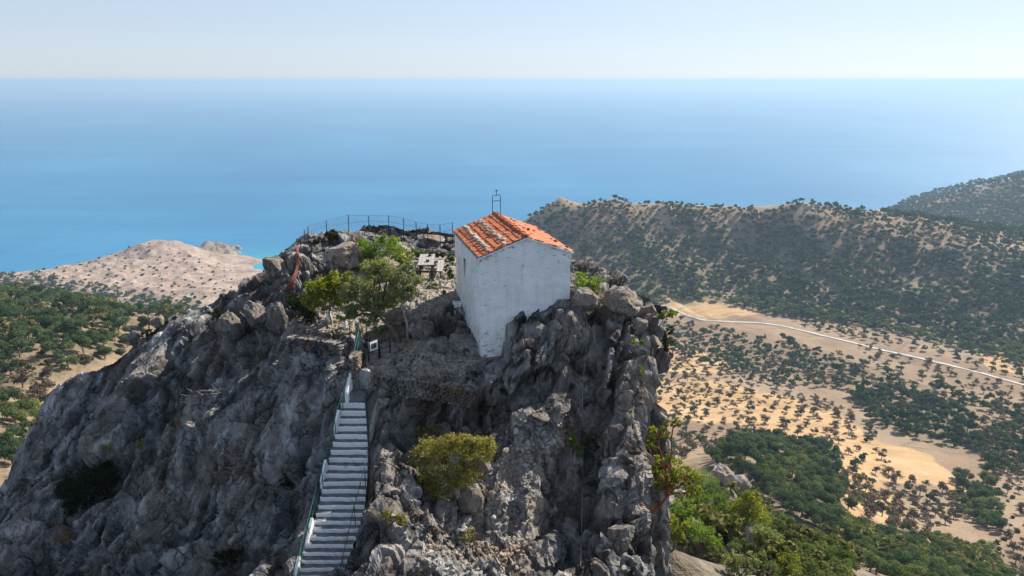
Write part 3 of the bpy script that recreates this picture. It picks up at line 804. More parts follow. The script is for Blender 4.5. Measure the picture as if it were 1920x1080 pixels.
for pnm, u_ in (('window', 0),):
    w_ = MB()
    zc, vc = (win_z0 + win_z1) / 2, (win_v0 + win_v1) / 2
    for z in (win_z0 + .02, win_z1 - .02): w_.box((wu0 + .13, vc, z), .05, win_v1 - win_v0, .04)
    for v in (win_v0 + .02, win_v1 - .02, vc): w_.box((wu0 + .132, v, zc), .045, .036, win_z1 - win_z0 - .08)
    w_.box((wu0 + .134, vc, zc), .04, win_v1 - win_v0 - .08, .03)
    wo = w_.build('window', M['iron'], chapel)
    g_ = MB(); g_.box((wu0 + .19, vc, zc), .02, win_v1 - win_v0, win_z1 - win_z0); g_.build('pane', M['pane'], wo)
# roof: eight overlapping courses a side, every tile ribbed and set a little unevenly
rv2, rf2, rt2 = [], [], []
NCOURSE, TW = 8, .218
ntile = int(LR / TW)
sl_len = math.hypot(WR / 2, RISE)
for side in (0, 1):
    for c_ in range(NCOURSE):
        s0 = c_ / NCOURSE; s1 = min(1.0, (c_ + 1.10) / NCOURSE)
        for t_ in range(ntile):
            if side == 1 and random.random() < .05 and 0 < c_: continue           # slipped tile
            jit = random.gauss(0, .006) + (random.random() < .06) * .02; js = random.gauss(0, .006); tint = min(1, max(0, random.gauss(.45, .17) + (.14 if side and random.random() < .3 else 0)))
            if random.random() < .05: tint = .05
            tw = random.gauss(0, .008)
            b = len(rv2); NS = 7
            for k, (s_, lift) in enumerate(((s0, .018), (s1, .058))):
                ss = s_ + (js if k else 0)
                for m_ in range(NS):
                    v = (t_ + m_ / (NS - 1) * .985) * TW + .02
                    rib = .019 * (abs(math.sin(m_ / (NS - 1) * 2 * math.pi)))
                    d = ss * WR / 2
                    u = WR / 2 - d if side == 0 else WR / 2 + d
                    z = RISE * (1 - ss) + lift + rib + jit + (tw if m_ > NS / 2 else 0) * k + .015 * math.sin(v * 1.9 + side) * math.sin(ss * 3)
                    rv2.append((u, v, z)); rt2.append(tint)
                if k == 1:                                                          # thickness of the lower lip
                    for m_ in range(NS):
                        p = rv2[b + NS + m_]; rv2.append((p[0], p[1], p[2] - .026)); rt2.append(tint * .6)
            for m_ in range(NS - 1):
                for r_ in (0, 1):
                    a = b + r_ * NS + m_
                    f = (a, a + 1, a + NS + 1, a + NS)
                    rf2.append(f if side == 0 else f[::-1])
mesh_np('roof', np.array(rv2), np.array(rf2), M['tile'], chapel, False, attrs={'tint': rt2})
roofo = bpy.data.objects['roof']
# boards closing the roof under the tiles, and the mortar verge along the gables
d_ = MB()
for s_ in (0, 1):
    e = WR / 2 + (1 if s_ else -1) * (WR / 2 + .02)
    a = [(WR / 2, .03, RISE + .005), (e, .03, -.012), (e, LR - .02, -.012), (WR / 2, LR - .02, RISE + .005)]
    lo = [(x, y, z - .035) for x, y, z in a]
    d_.add(a + lo, [(0, 1, 2, 3), (7, 6, 5, 4), (0, 4, 5, 1), (1, 5, 6, 2), (2, 6, 7, 3), (3, 7, 4, 0)])
d_.build('deck', M['wood'], roofo)
for vv in (.035, LR - .045):
    vg = MB()
    for s_ in (0, 1):
        n_seg = 22
        for k in range(n_seg):
            a0, a1 = k / n_seg, (k + 1) / n_seg
            u0 = WR / 2 + (1 if s_ else -1) * a0 * WR / 2; u1 = WR / 2 + (1 if s_ else -1) * a1 * WR / 2
            z0, z1 = RISE * (1 - a0), RISE * (1 - a1); th = random.uniform(.035, .07)
            ang = math.atan2(z1 - z0, u1 - u0)
            vg.box(((u0 + u1) / 2, vv + random.uniform(-.012, .012), (z0 + z1) / 2 - .028), abs(u1 - u0) * 1.12 / abs(math.cos(ang)), .10, th, tilt=Matrix.Rotation(-ang if s_ else math.pi - ang, 3, 'Y'))
    vgo = vg.build('verge', M['white'], chapel)
    at = vgo.data.attributes.new('wear', 'FLOAT', 'POINT'); at.data.foreach_set('value', np.full(len(vgo.data.vertices), .45, np.float32))
rt = MB()
nr = 17
rtint = []
for k in range(nr):
    v0 = k * LR / nr - .02; v1 = v0 + LR / nr + .05
    dz = random.gauss(0, .008); du = random.gauss(0, .008)
    prof0 = [(math.cos(t) * .105, math.sin(t) * .085) for t in np.linspace(math.pi, 0, 8)]
    prof1 = [(math.cos(t) * .125, math.sin(t) * .105) for t in np.linspace(math.pi, 0, 8)]
    vs = [(WR / 2 + du + a, v1, RISE + .02 + dz + b) for a, b in prof0] + [(WR / 2 + du + a, v0, RISE + .032 + dz + b) for a, b in prof1] + [(WR / 2 + du + a * .82, v0, RISE + .025 + dz + b * .82) for a, b in prof1]
    rt.add(vs, [(i, i + 1, i + 9, i + 8) for i in range(7)] + [(i + 8, i + 9, i + 17, i + 16) for i in range(7)])
    rtint += [random.uniform(.05, .4)] * 24
rto = rt.build('ridge_tiles', M['tile'], roofo)
at = rto.data.attributes.new('tint', 'FLOAT', 'POINT'); at.data.foreach_set('value', np.array(rtint, np.float32))
# bell frame with a cross
bf = MB()
bvv = 5.05
L_, H_ = .19, .93
bf.tube([(WR / 2 - L_, bvv, RISE - .10), (WR / 2 - L_, bvv, RISE + H_ - .05), (WR / 2 - L_ + .05, bvv, RISE + H_), (WR / 2 + L_ - .05, bvv, RISE + H_), (WR / 2 + L_, bvv, RISE + H_ - .05), (WR / 2 + L_, bvv, RISE - .1)], .017)
bf.tube([(WR / 2 - L_, bvv, RISE + .66), (WR / 2, bvv, RISE + .68), (WR / 2 + L_, bvv, RISE + .66)], .014)
bfo = bf.build('bell_frame', M['iron'], chapel)
cr = MB()
cr.tube([(WR / 2, bvv, RISE + H_ + .005), (WR / 2, bvv, RISE + H_ + .26)], .015); cr.tube([(WR / 2 - .085, bvv, RISE + H_ + .2), (WR / 2 + .085, bvv, RISE + H_ + .2)], .014)
cr.build('cross', M['iron'], bfo)

# ------------------------------------------------------------------ stones: chopped, noisy blobs
def stone_mesh(name, seed, sub=3, cuts=9, rough=.06):
    bm = bmesh.new(); bmesh.ops.create_icosphere(bm, subdivisions=sub, radius=1.0)
    r = random.Random(seed)
    pl = []
    for _ in range(cuts):
        n = Vector((r.gauss(0, 1), r.gauss(0, 1), r.gauss(0, 1))).normalized(); pl.append((n, r.uniform(.55, .85)))
    for v in bm.verts:
        p = v.co.copy()
        for n, d in pl:
            e = p.dot(n) - d
            if e > 0: p -= n * e
        p += p.normalized() * (mnoise.fractal(p * 2.2 + Vector((seed, 0, 0)), 1, 2, 4) * rough)
        v.co = p
    me = bpy.data.meshes.new(name); bm.to_mesh(me); bm.free()
    me.materials.append(M['boulder'])
    return me
STONES = [stone_mesh('loose_stone', k, 2, 7) for k in range(8)]
BOULD = [stone_mesh('boulder', 100 + k, 5, 11, .10) for k in range(8)]
def put_stone(name, me, loc, size, label, cat, group=None, mat=None, rot=None):
    o = bpy.data.objects.new(name, me.copy() if mat else me); COL.objects.link(o)
    if mat: o.data.materials[0] = mat
    o.location = loc; o.scale = size if isinstance(size, (tuple, list)) else (size,) * 3
    o.rotation_euler = rot or (random.uniform(-.4, .4), random.uniform(-.4, .4), random.uniform(0, 6.28))
    return tag(o, label, cat, group)
def on_roof(u, v):
    s_ = abs(u - WR / 2) / (WR / 2)
    return cw(u, v, RISE * (1 - s_) + .075)
for row, (s_, lab, grp, n_, gap) in enumerate(((.76, 'pale stone weighing down tiles in the lower row of the shaded roof slope', 'stones in the lower row on the chapel roof', 19, 0), (.42, 'pale stone weighing down tiles in the upper row of the shaded roof slope', 'stones in the upper row on the chapel roof', 18, 0))):
    for k in range(n_):
        v = .22 + k * (4.95 / n_) + random.uniform(-.06, .06)
        if random.random() < .06: continue
        z = random.uniform(.075, .13)
        m = STONES[(k * 3 + row) % 8]
        if not m.get('pale'):
            m2 = m.copy(); m2.materials[0] = M['palestone']
        put_stone('roof_stone', m2, on_roof(WR / 2 * (1 - s_ + random.uniform(-.035, .035)), v) + Vector((0, 0, .02)), (z * random.uniform(.9, 1.3), z * random.uniform(1, 1.6), z * random.uniform(.6, .85)), lab, 'stone', grp)
for k in range(16):
    s_ = random.choice((.35, .62, .9)) + random.uniform(-.06, .06); v = random.uniform(.15, 5.1); z = random.uniform(.05, .10)
    m2 = STONES[k % 8].copy(); m2.materials[0] = M['palestone'] if k % 3 else M['rust']
    put_stone('roof_stone', m2, on_roof(WR / 2 * (1 + s_), v) + Vector((0, 0, .01)), (z, z * 1.5, z * .55), 'small stone or tile fragment lying on the sunlit roof slope', 'stone', 'stones scattered on the sunlit roof slope')

# boulders: (px, py of centre, px half width, px half height, push back, mesh, material, label)
def boulder(px, py, hw, hh, back, k, mat, label, rz=0.0, deep=1.0, fwd=None, name='boulder', group=None):
    if fwd == 'land': b = Vector(land_hit(px, py + hh * .6)[0])
    else: b = hit(px, py + hh * .8) if fwd is None else P(px, py, fwd)
    f = b.y + back
    c = P(px, py, f); w = pxsize(hw, f, py); h = pxsize(hh, f, py)
    return put_stone(name, BOULD[k], c, (w * 1.18, w * deep * 1.18, h * 1.2), label, 'boulder', group, mat, (random.uniform(-.15, .15), random.uniform(-.15, .15), rz))
boulder(1066, 622, 34, 40, .25, 0, M['boulder'], 'large pale grey block under the right corner of the chapel', .3)
boulder(1092, 562, 26, 24, .4, 1, M['paleboulder'], 'rounded sunlit rock beside the right foot of the chapel wall', 1.2)
boulder(1164, 566, 36, 26, .3, 2, M['paleboulder'], 'large tan boulder crowning the cliff right of the chapel', .2, .8)
boulder(1213, 585, 17, 18, .2, 3, M['paleboulder'], 'tan stone under the small solar panel', .8)
boulder(1222, 606, 14, 22, .2, 4, M['boulder'], 'upright dark edged stone on the right rim of the cliff', .1)
boulder(1196, 612, 16, 18, .1, 5, M['paleboulder'], 'tan angular stone wedged below the solar panel', 2.)
boulder(1222, 640, 15, 14, .1, 6, M['paleboulder'], 'square tan block on the rim beside the dark bush', .4)
boulder(1234, 676, 20, 26, .0, 7, M['boulder'], 'rounded dark boulder bulging from the right cliff edge', .4)
boulder(884, 940, 24, 30, .1, 2, M['paleboulder'], 'pale boulder at the foot of the big yellow shrub', 1.4, .8)
boulder(905, 872, 14, 22, .1, 5, M['paleboulder'], 'pale stone half hidden behind the yellow shrub', .4, .8)
boulder(1012, 780, 18, 9, .1, 6, M['boulder'], 'flat grey slab lying on the debris ledge under the chapel', .2)
boulder(1140, 950, 32, 34, .15, 1, M['boulder'], 'blue grey smooth block low on the right buttress', .9, .7)
boulder(1160, 1005, 30, 30, .15, 3, M['boulder'], 'angular block at the base of the right buttress', .1, .7)
boulder(296, 604, 13, 14, .0, 4, M['paleboulder'], 'lone square block standing on the left skyline of the rock', .5, .9, 36.3)
boulder(268, 646, 11, 11, .0, 0, M['boulder'], 'rounded boulder on the left ridge below the square block', .5, 1, 35.7)
boulder(252, 632, 10, 14, .0, 5, M['boulder'], 'dark boulder leaning on the left ridge beside the rounded one', 2.5, 1, 36.1)
boulder(250, 664, 13, 10, .0, 3, M['boulder'], 'lowest of the boulders along the left ridge', 1.5, 1, 35.4)
boulder(478, 590, 22, 26, .0, 6, M['boulder'], 'tall grey boulder on the left shoulder of the summit', .2)
boulder(520, 600, 20, 30, .0, 2, M['boulder'], 'grey slab boulder left of the fig tree', 1.1)
boulder(430, 610, 24, 26, .0, 1, M['boulder'], 'broad boulder on the left shoulder beside the skyline scrub', .7)
boulder(745, 595, 26, 20, .2, 4, M['paleboulder'], 'rounded sunlit rock behind the leaning tree trunk', .4)
boulder(786, 618, 24, 20, .1, 7, M['boulder'], 'grey boulder between the slender tree and the cave', .9)
boulder(828, 646, 15, 14, .1, 0, M['boulder'], 'dark boulder in the shade by the left foot of the chapel', 1.9)
boulder(516, 502, 24, 24, .2, 5, M['boulder'], 'steep grey block on the left end of the summit ridge', .3)
boulder(640, 478, 36, 26, .2, 3, M['paleboulder'], 'sunlit rock slab behind the fig tree', 1.4)
boulder(812, 448, 20, 9, .2, 6, M['paleboulder'], 'low pale outcrop under the rear fence', .4)
boulder(1352, 892, 24, 22, 0, 1, M['paleboulder'], 'pale tan outcrop among the lower right trees', .3, 1, 'land')
boulder(1384, 908, 22, 18, 0, 2, M['paleboulder'], 'lower pale boulder beside the yellow green tree', .9, 1, 'land')
boulder(1270, 935, 26, 14, 0, 4, M['paleboulder'], 'sunlit ledge stone below the red branched tree', .9, 1, 'land')
boulder(1410, 1010, 16, 34, 0, 5, M['boulder'], 'steep dark rock between the lower right shrubs', .9, 1, 'land')

# rubble: one mass of fist sized stones nobody could count
def rubble(name, pts, smin, smax, label, mat, parts=5):
    bv, bf_ = [], []
    base = []
    for k in range(parts):
        me = stone_mesh('tmp', 300 + k, 1, 5)
        base.append((np.array([v.co[:] for v in me.vertices]), np.array([f.vertices[:] for f in me.polygons])))
        bpy.data.meshes.remove(me)
    off = 0
    for p in pts:
        v, f = base[random.randrange(parts)]
        s = random.uniform(smin, smax) * (1 if random.random() < .85 else 1.8)
        Rm = np.array(Matrix.Rotation(random.uniform(0, 6.28), 3, Vector((random.random() - .5, random.random() - .5, random.random())).normalized()))
        vv = (v * np.array([1, random.uniform(.7, 1.2), random.uniform(.45, .8)])) @ Rm.T * s + np.array(p)
        bv.append(vv); bf_.append(f + off); off += len(vv)
    o = mesh_np(name, np.concatenate(bv), np.concatenate(bf_), mat)
    return tag(o, label, name.replace('_', ' '), None, 'stuff')
pts = []
for _ in range(900):
    px, py = random.uniform(700, 900), random.uniform(640, 730)
    if in_poly(np.array([px]), np.array([py]), [(745, 650), (860, 640), (895, 670), (905, 720), (850, 735), (720, 700), (735, 670)])[0]:
        h = hit(px, py)
        pts.append((h.x, h.y, h.z - .02))
for _ in range(500):
    px, py = random.uniform(540, 660), random.uniform(596, 650)
    if py > 600: h = hit(px, py); pts.append((h.x, h.y, h.z - .02))
rubble('rubble', pts, .03, .085, 'grey stone rubble covering the shaded plot before the chapel', M['boulder'])
pts = []
SC = [(880, 900), (930, 830), (960, 800), (1010, 770), (1060, 760), (1080, 800), (1040, 850), (1000, 900), (980, 960), (990, 1080), (780, 1080), (800, 1000)]
while len(pts) < 1500:
    px, py = random.uniform(780, 1090), random.uniform(740, 1085)
    if in_poly(np.array([px]), np.array([py]), SC)[0]:
        h = hit(px, py); pts.append((h.x, h.y, h.z - .02))
rubble('scree', pts, .035, .12, 'broken stones filling the gully below the chapel', M['paleboulder'])

# ------------------------------------------------------------------ dry stone walls
def dry_wall(label, path, h, th=.45, back=0.0, st=.15):
    """path: world points along the wall foot; packed courses of chopped stones"""
    mb_v, mb_f, off = [], [], 0
    base = []
    for k in range(6):
        me = stone_mesh('tmp', 500 + k, 1, 6); base.append((np.array([v.co[:] for v in me.vertices]), np.array([f.vertices[:] for f in me.polygons]))); bpy.data.meshes.remove(me)
    L = [0]
    for a, b in zip(path, path[1:]): L.append(L[-1] + (b - a).length)
    zc = 0
    while zc < h:
        ch = random.uniform(.7, 1.1) * st * .62
        s = random.uniform(0, st)
        while s < L[-1]:
            wdt = random.uniform(.7, 1.6) * st
            k = max(0, min(len(path) - 2, next((i for i in range(len(L) - 1) if L[i + 1] >= s), 0)))
            t = (s - L[k]) / max(1e-6, L[k + 1] - L[k]); p = path[k].lerp(path[k + 1], t); d = (path[k + 1] - path[k]); d.z = 0; d.normalize()
            nrm = Vector((-d.y, d.x, 0))
            for dep in (0, 1):
                v, f = base[random.randrange(6)]
                M3 = np.array([[d.x, nrm.x, 0], [d.y, nrm.y, 0], [0, 0, 1]])
                vv = (v * np.array([wdt * .62, th * .34, ch * .72])) @ np.array(Matrix.Rotation(random.gauss(0, .12), 3, 'Y')).T @ M3.T
                c = p + nrm * (dep * th * .5 + random.gauss(0, .02)) + Vector((0, 0, zc + ch / 2 + random.gauss(0, .012)))
                mb_v.append(vv + np.array(c)); mb_f.append(f + off); off += len(vv)
            s += wdt * .92
        zc += ch
    o = mesh_np('dry_stone_wall', np.concatenate(mb_v), np.concatenate(mb_f), M['drystone'])
    return tag(o, label, 'wall')
M['drystone'] = mat_rock('dry_stone', 1.25, 1.0, 2.2)
def path_hits(pp, dz=-.12, push=0.05):
    out = []
    for a, b in pp:
        h = hit(a, b); out.append(Vector((h.x, h.y + push, h.z + dz)))
    return out
dry_wall('low dry stone wall holding up the plot before the chapel', path_hits([(700, 730), (735, 737), (780, 741), (830, 748), (885, 760)], -.05, -.12), .70, .5)
dry_wall('broken dry stone wall below the fig tree', path_hits([(540, 655), (575, 657), (610, 664), (640, 668)], -.15), .65, .5)
dry_wall('short stone wall left of the stair head', path_hits([(634, 708), (645, 712), (652, 716)], -.2), .75, .45)

# ------------------------------------------------------------------ the stair
stair = empty('staircase', mid[0], 'long narrow stair of concrete steps with white painted risers climbing the cliff', 'staircase')
def local(o): o.matrix_parent_inverse = Matrix.Translation(-stair.location)
for k in range(NST):
    a, b = STL[k], STR_[k]; a2, b2 = STL[k + 1], STR_[k + 1]
    # the tread of this step runs from its own nose (k+1) back to the nose above (k)
    NX = 14; v, f, mi = [], [], []
    zt = a2.z; zr = a.z if k else a.z + .02
    wb = [random.gauss(0, .010) for _ in range(NX + 1)]; wb2 = [random.gauss(0, .012) for _ in range(NX + 1)]
    for i in range(NX + 1):
        t = i / NX
        nose = a2.lerp(b2, t); bk = a.lerp(b, t)
        ph = math.sin(t * 5 + k * 1.7) * .012 + wb[i]
        bk = bk + Vector((0, .10, 0))
        v += [(bk.x, bk.y, zt), (nose.x, nose.y + ph + .02, zt + wb2[i] * .4), (nose.x, nose.y + ph, zt - .025 + wb2[i]), (nose.x, nose.y + ph + .012, zt - (a2.z - (STL[k + 2].z if k + 2 <= NST else a2.z - .2)) - .06 + wb2[i]), (nose.x, nose.y + .1, zt - .55), (bk.x, bk.y, zt - .4)]
    for i in range(NX):
        p, q_ = i * 6, (i + 1) * 6
        for j in range(6):
            f.append((p + j, q_ + j, q_ + (j + 1) % 6, p + (j + 1) % 6)); mi.append(1 if j in (1, 2) else 0)
    f += [(0, 1, 2, 3, 4, 5), tuple(NX * 6 + j for j in (5, 4, 3, 2, 1, 0))]; mi += [0, 0]
    m_ = MB(); m_.v = [tuple(Vector(x) - stair.location) for x in v]; m_.f = f; m_.m = mi
    m_.build('step', [M['concrete'], M['paint']], stair)
for px, py, sl_ in ((653, 722, .7), (632, 790, .6), (607, 886, .65), (580, 1000, .75), (556, 1072, .7)):
    f = float(np.interp(py, st_py, st_f)); p = P(px, py, f)
    dirv = Vector((STL[-1].x - STL[0].x, STL[-1].y - STL[0].y, STL[-1].z - STL[0].z)).normalized()
    kb = MB()
    vs = []
    for s_, hh in ((-.5, .24), (.5, .08)):
        c = p + dirv * s_ * sl_
        for dx in (-.06, .06):
            vs += [(c.x + dx - stair.location.x, c.y - stair.location.y, c.z + hh - .05 - stair.location.z), (c.x + dx * 1.2 - stair.location.x, c.y - stair.location.y, c.z - .45 - stair.location.z)]
    kb.add(vs, [(0, 2, 6, 4), (1, 5, 7, 3), (0, 4, 5, 1), (2, 3, 7, 6), (0, 1, 3, 2), (4, 6, 7, 5)])
    kb.build('kerb_block', M['paint'], stair, bevel=.02)
# landing between the stair head and the gate, with two rough steps
la = MB()
g0 = hit(712, 690)
for px, py, w, dp, dz in ((664, 727, .95, 1.0, .0), (682, 715, .8, .8, -.22), (699, 703, .7, .6, -.26), (711, 690, .6, .5, -.12)):
    f = 25.2 + (727 - py) / 40 * 1.6; p = P(px, py, f)
    la.box((p.x, p.y, p.z - .25), w, dp, .5, .15)
tag(la.build('landing', M['concrete'], bevel=.03), 'small concrete landing with rough steps between stair head and gate', 'landing')
pw = MB()
for (px, py, f, w, d, h) in ((671, 694, 26.3, .24, 1.3, .4), (681, 668, 27.3, .34, .6, .7)):
    p = P(px, py, f); pw.box((p.x, p.y, p.z), w, d, h, .12)
dry_wall('low rough stone wall left of the gate above the stair head', path_hits([(661, 706), (669, 690), (677, 672), (683, 660)], -.1, 0), .55, .4)

def railing(name, label, pix, lift, rad, mat, posts, second=None):
    pts = [P(a, b, f) for a, b, f in pix]
    c = empty(name, pts[0], label, 'railing')
    def rel(l): return [p - pts[0] for p in l]
    def sag(l):
        out = []
        for a, b in zip(l, l[1:]):
            for t in np.linspace(0, 1, 6, endpoint=False): out.append(a.lerp(b, t) - Vector((0, 0, .05 * math.sin(t * math.pi))))
        return out + [l[-1]]
    r = MB(); r.tube(sag(rel(pts)), rad); r.build('rail', mat, c, True)
    if second:
        r = MB(); r.tube(sag([p - Vector((0, 0, second)) for p in rel(pts)]), rad * .7); r.build('rail', mat, c, True)
    for t in posts:
        i = min(len(pts) - 2, int(t)); p = pts[i].lerp(pts[i + 1], t - i)
        m = MB(); m.tube([p - pts[0] + Vector((0, 0, .03)), p - pts[0] - Vector((0, 0, lift))], rad * 1.1); m.build('post', mat, c, True)
    return c
railing('handrail', 'green wire handrail along the open left side of the stair', [(672, 622, 26.8), (653, 700, 25.0), (633, 764, 24.1), (614, 836, 22.9), (595, 904, 21.9), (568, 1008, 20.2), (550, 1082, 19.1)], .85, .013, M['rail_green'], [0, 1, 1.6, 2.3, 3, 3.6, 4.2, 4.7, 5.3, 5.9], .38)
railing('handrail', 'dark handrail along the rock side of the stair', [(684, 733, 24.6), (690, 790, 23.8), (691, 836, 22.9), (683, 876, 22.1), (664, 948, 20.9), (642, 1045, 19.4), (632, 1090, 18.7)], .75, .013, M['rail_dark'], [0, 1, 2, 3, 4, 5])

# gate
gp_ = P(692, 678, 27.0); gq = P(732, 664, 27.9)
gate = empty('garden_gate', gp_, 'small dark iron gate with a framed notice at the stair head', 'gate')
gm_ = Vector(gq - gp_) * .5
def gate_leaf(name, a, b, h):
    m = MB()
    m.tube([a, a + Vector((0, 0, h))], .03); m.tube([b, b + Vector((0, 0, h))], .03)
    m.tube([a + Vector((0, 0, h - .03)), b + Vector((0, 0, h - .03))], .018); m.tube([a + Vector((0, 0, .38)), b + Vector((0, 0, .38))], .016)
    return m.build(name, M['iron'], gate, True)
gate_leaf('leaf', Vector((0, 0, 0)), gm_ - Vector((.02, 0, 0)), .86); gate_leaf('leaf', gm_ + Vector((.02, 0.01, 0)), Vector(gq - gp_), .74)
s_ = MB(); c = gm_ * .52 + Vector((0, -.03, .62)); s_.box(c, .40, .02, .38, math.atan2(gm_.y, gm_.x)); sb = s_.build('sign_board', M['paint'], gate)
s2 = MB(); s2.box(c + Vector((0.004, -.016, 0)), .27, .012, .22, math.atan2(gm_.y, gm_.x)); s2.build('sign_picture', M['darkwood'], sb)

def post_obj(name, label, px, py, f, h, rad, mat, cat, group=None, taper=1.0, n=7):
    p = P(px, py, f) if f else hit(px, py)
    m = MB(); m.tube([Vector((0, 0, -.35)), Vector((.01, 0, h * .5)), Vector((0, 0.01, h))], [rad, rad, rad * taper], n)
    o = m.build(name, mat, None, False); o.location = p
    return tag(o, label, cat, group)
post_obj('stone_stump', 'whitewashed stump left of the fig tree trunk', 579, 600, None, .42, .10, M['paint'], 'stump', None, .8)
post_obj('stone_stump', 'whitewashed stump in front of the fig tree trunk', 617, 602, None, .5, .12, M['paint'], 'stump', None, .85)
post_obj('stone_stump', 'whitewashed stump nearest the stair head', 648, 616, None, .42, .10, M['paint'], 'stump', None, .8)
post_obj('concrete_post', 'tapering grey concrete post above the stair head wall', 674, 664, 27.3, 1.35, .15, M['concrete'], 'post', None, .28)
for px, py, h, lab in ((539, 547, .85, 'thin rusty iron post beside the red strip'), (598, 606, .9, 'thin dark iron post between the two left stumps'), (657, 640, .7, 'thin iron post left of the concrete post'), (688, 640, .8, 'thin iron post behind the gate'), (846, 604, .8, 'thin iron post in the shade at the chapel foot'), (866, 590, .5, 'short iron stake against the chapel wall')):
    post_obj('iron_post', lab, px, py, None, h, .022, M['iron'], 'post')

# whitewashed stub wall at the chapel's left foot
sw_ = MB(); c = P(853, 575, 31.0); sw_.box((c.x + .25, c.y + .3, c.z - .45), .75, .8, 1.2, CRZ)
swo = sw_.build('stub_wall', M['white'], bevel=.06); tag(swo, 'short flaking whitewashed stub wall at the left foot of the chapel', 'wall')
at = swo.data.attributes.new('wear', 'FLOAT', 'POINT'); at.data.foreach_set('value', np.full(len(swo.data.vertices), .85, np.float32))

# rear fence: posts, strands and thin netting
FP = [(563, 449, 442, 40.0), (570.6, 448, 430, 40.6), (577.4, 448, 424.6, 41.2), (611.7, 434, 413, 42.3), (653.2, 434, 402.6, 43.6), (691, 424, 404, 44.2), (728.6, 428, 404, 44.6), (756.6, 432, 409, 44.4), (780, 434, 416, 43.8), (801.7, 442, 420, 43.2), (825, 450, 421, 42.4), (848.7, 446, 417, 41.6)]
fence = empty('wire_fence', P(691, 424, 44.2), 'wire fence on thin posts along the back edge of the summit', 'fence')
fo = fence.location
tops = []; bots = []
for px, yb, yt, f in FP:
    b = P(px, yb, f) - fo; t = P(px, yt, f) - fo; tops.append(t); bots.append(b)
    m = MB(); m.tube([b - Vector((0, 0, .6)), t], .026); m.build('post', M['iron'], fence, True)
m = MB()
for fr in (.98, .5):
    m.tube([b.lerp(t, fr) for b, t in zip(bots, tops)], .006, 4)
m.build('strand', M['iron'], fence)
m = MB()
for k in range(len(FP) - 1):
    b0, b1, t0, t1 = bots[k], bots[k + 1], tops[k], tops[k + 1]
    n = max(2, int((b1 - b0).length / .11))
    for i in range(n):
        for s_ in (0, 1):
            a = b0.lerp(b1, i / n); c = t0.lerp(t1, min(1, (i + 4) / n)) if s_ == 0 else t0.lerp(t1, max(0, (i - 4) / n))
            m.tube([a, c], .0022, 3, cap=False)
m.build('netting', M['iron'], fence)

# picnic table
tb = P(799, 521, 34.6)
tz = ground(tb.x, tb.y + .8, tb.z + .3)
tab = empty('picnic_table', (tb.x, tb.y, tz), 'grey weathered picnic table with side benches on the summit terrace', 'table', None, R(4))
m = MB()
for k in range(5): m.box((-.32 + k * .16, 1.1, .78), .148, 2.3, .04)
m.build('table_top', M['wood'], tab)
for sx_ in (-.78, .62):
    m = MB()
    for k in range(2): m.box((sx_ + k * .16, 1.1, .44), .148, 2.3, .04)
    m.build('bench', M['wood'], tab)
for sx_ in (-.30, .30):
    for yy in (.10, 2.1):
        m = MB(); m.box((sx_, yy, .375), .09, .09, .75); m.build('leg', M['darkwood'], tab)
for yy in (.10, 2.1):
    m = MB(); m.box((0, yy + .07, .38), 1.7, .05, .08); m.box((.72, yy + .07, .19), .07, .06, .38); m.box((-.72, yy + .07, .19), .07, .06, .38); m.box((0, yy - .0, .72), .7, .05, .07); m.build('trestle', M['darkwood'], tab)
for (dx, dy, lab) in ((.08, .55, 'small dark box on the near end of the picnic table'), (.14, 1.75, 'small dark box on the far end of the picnic table')):
    m = MB(); m.box((0, 0, .05), .16, .14, .09); m.box((0, 0, .10), .17, .15, .02)
    o = m.build('box', M['iron'], None, bevel=.008); w = Matrix.Rotation(R(4), 3, 'Z') @ Vector((dx, dy, 0)); o.location = (tab.location.x + w.x, tab.location.y + w.y, tz + .80); tag(o, lab, 'box')

# solar panel on the rim
b = hit(1214, 592); c = P(1217, 577, b.y)
sp0 = empty('solar_panel', c, 'small tilted solar panel on the rocks at the right rim', 'solar panel', None, R(-25))
T = Matrix.Rotation(R(48), 3, 'X') @ Matrix.Rotation(R(18), 3, 'Z')
m = MB(); m.box((0, 0, .05), .30, .40, .025, tilt=T); m.build('cells', M['panel'], sp0, bevel=.004)
m = MB(); m.box((0, .02, .03), .33, .43, .02, tilt=T); m.build('frame', M['iron'], sp0)
m = MB(); m.tube([(0, .05, .02), (0, .05, -.5)], .03); m.build('pole', M['iron'], sp0)

# cable down the gully
pts = []
for px, py in ((1088, 575), (1098, 596), (1101, 620), (1098, 650), (1095, 690), (1092, 740), (1092, 790), (1093, 840), (1092, 890), (1091, 940), (1090, 1000), (1088, 1060)):
    h = hit(px, py); pts.append(h + Vector((0, -.08, .04)))
m = MB(); m.tube(pts, .017, 6); tag(m.build('cable', M['cable'], None, True), 'thin grey cable hanging down the gully from the chapel corner', 'cable')
pts = [hit(1190, 588) + Vector((0, -.02, .1)), P(1203, 590, hit(1203, 595).y), hit(1214, 590) + Vector((0, -.02, .06))]
m = MB(); m.tube(pts, .012, 6); tag(m.build('cable', M['cable'], None, True), 'short pale wire strung between the stones under the solar panel', 'cable')

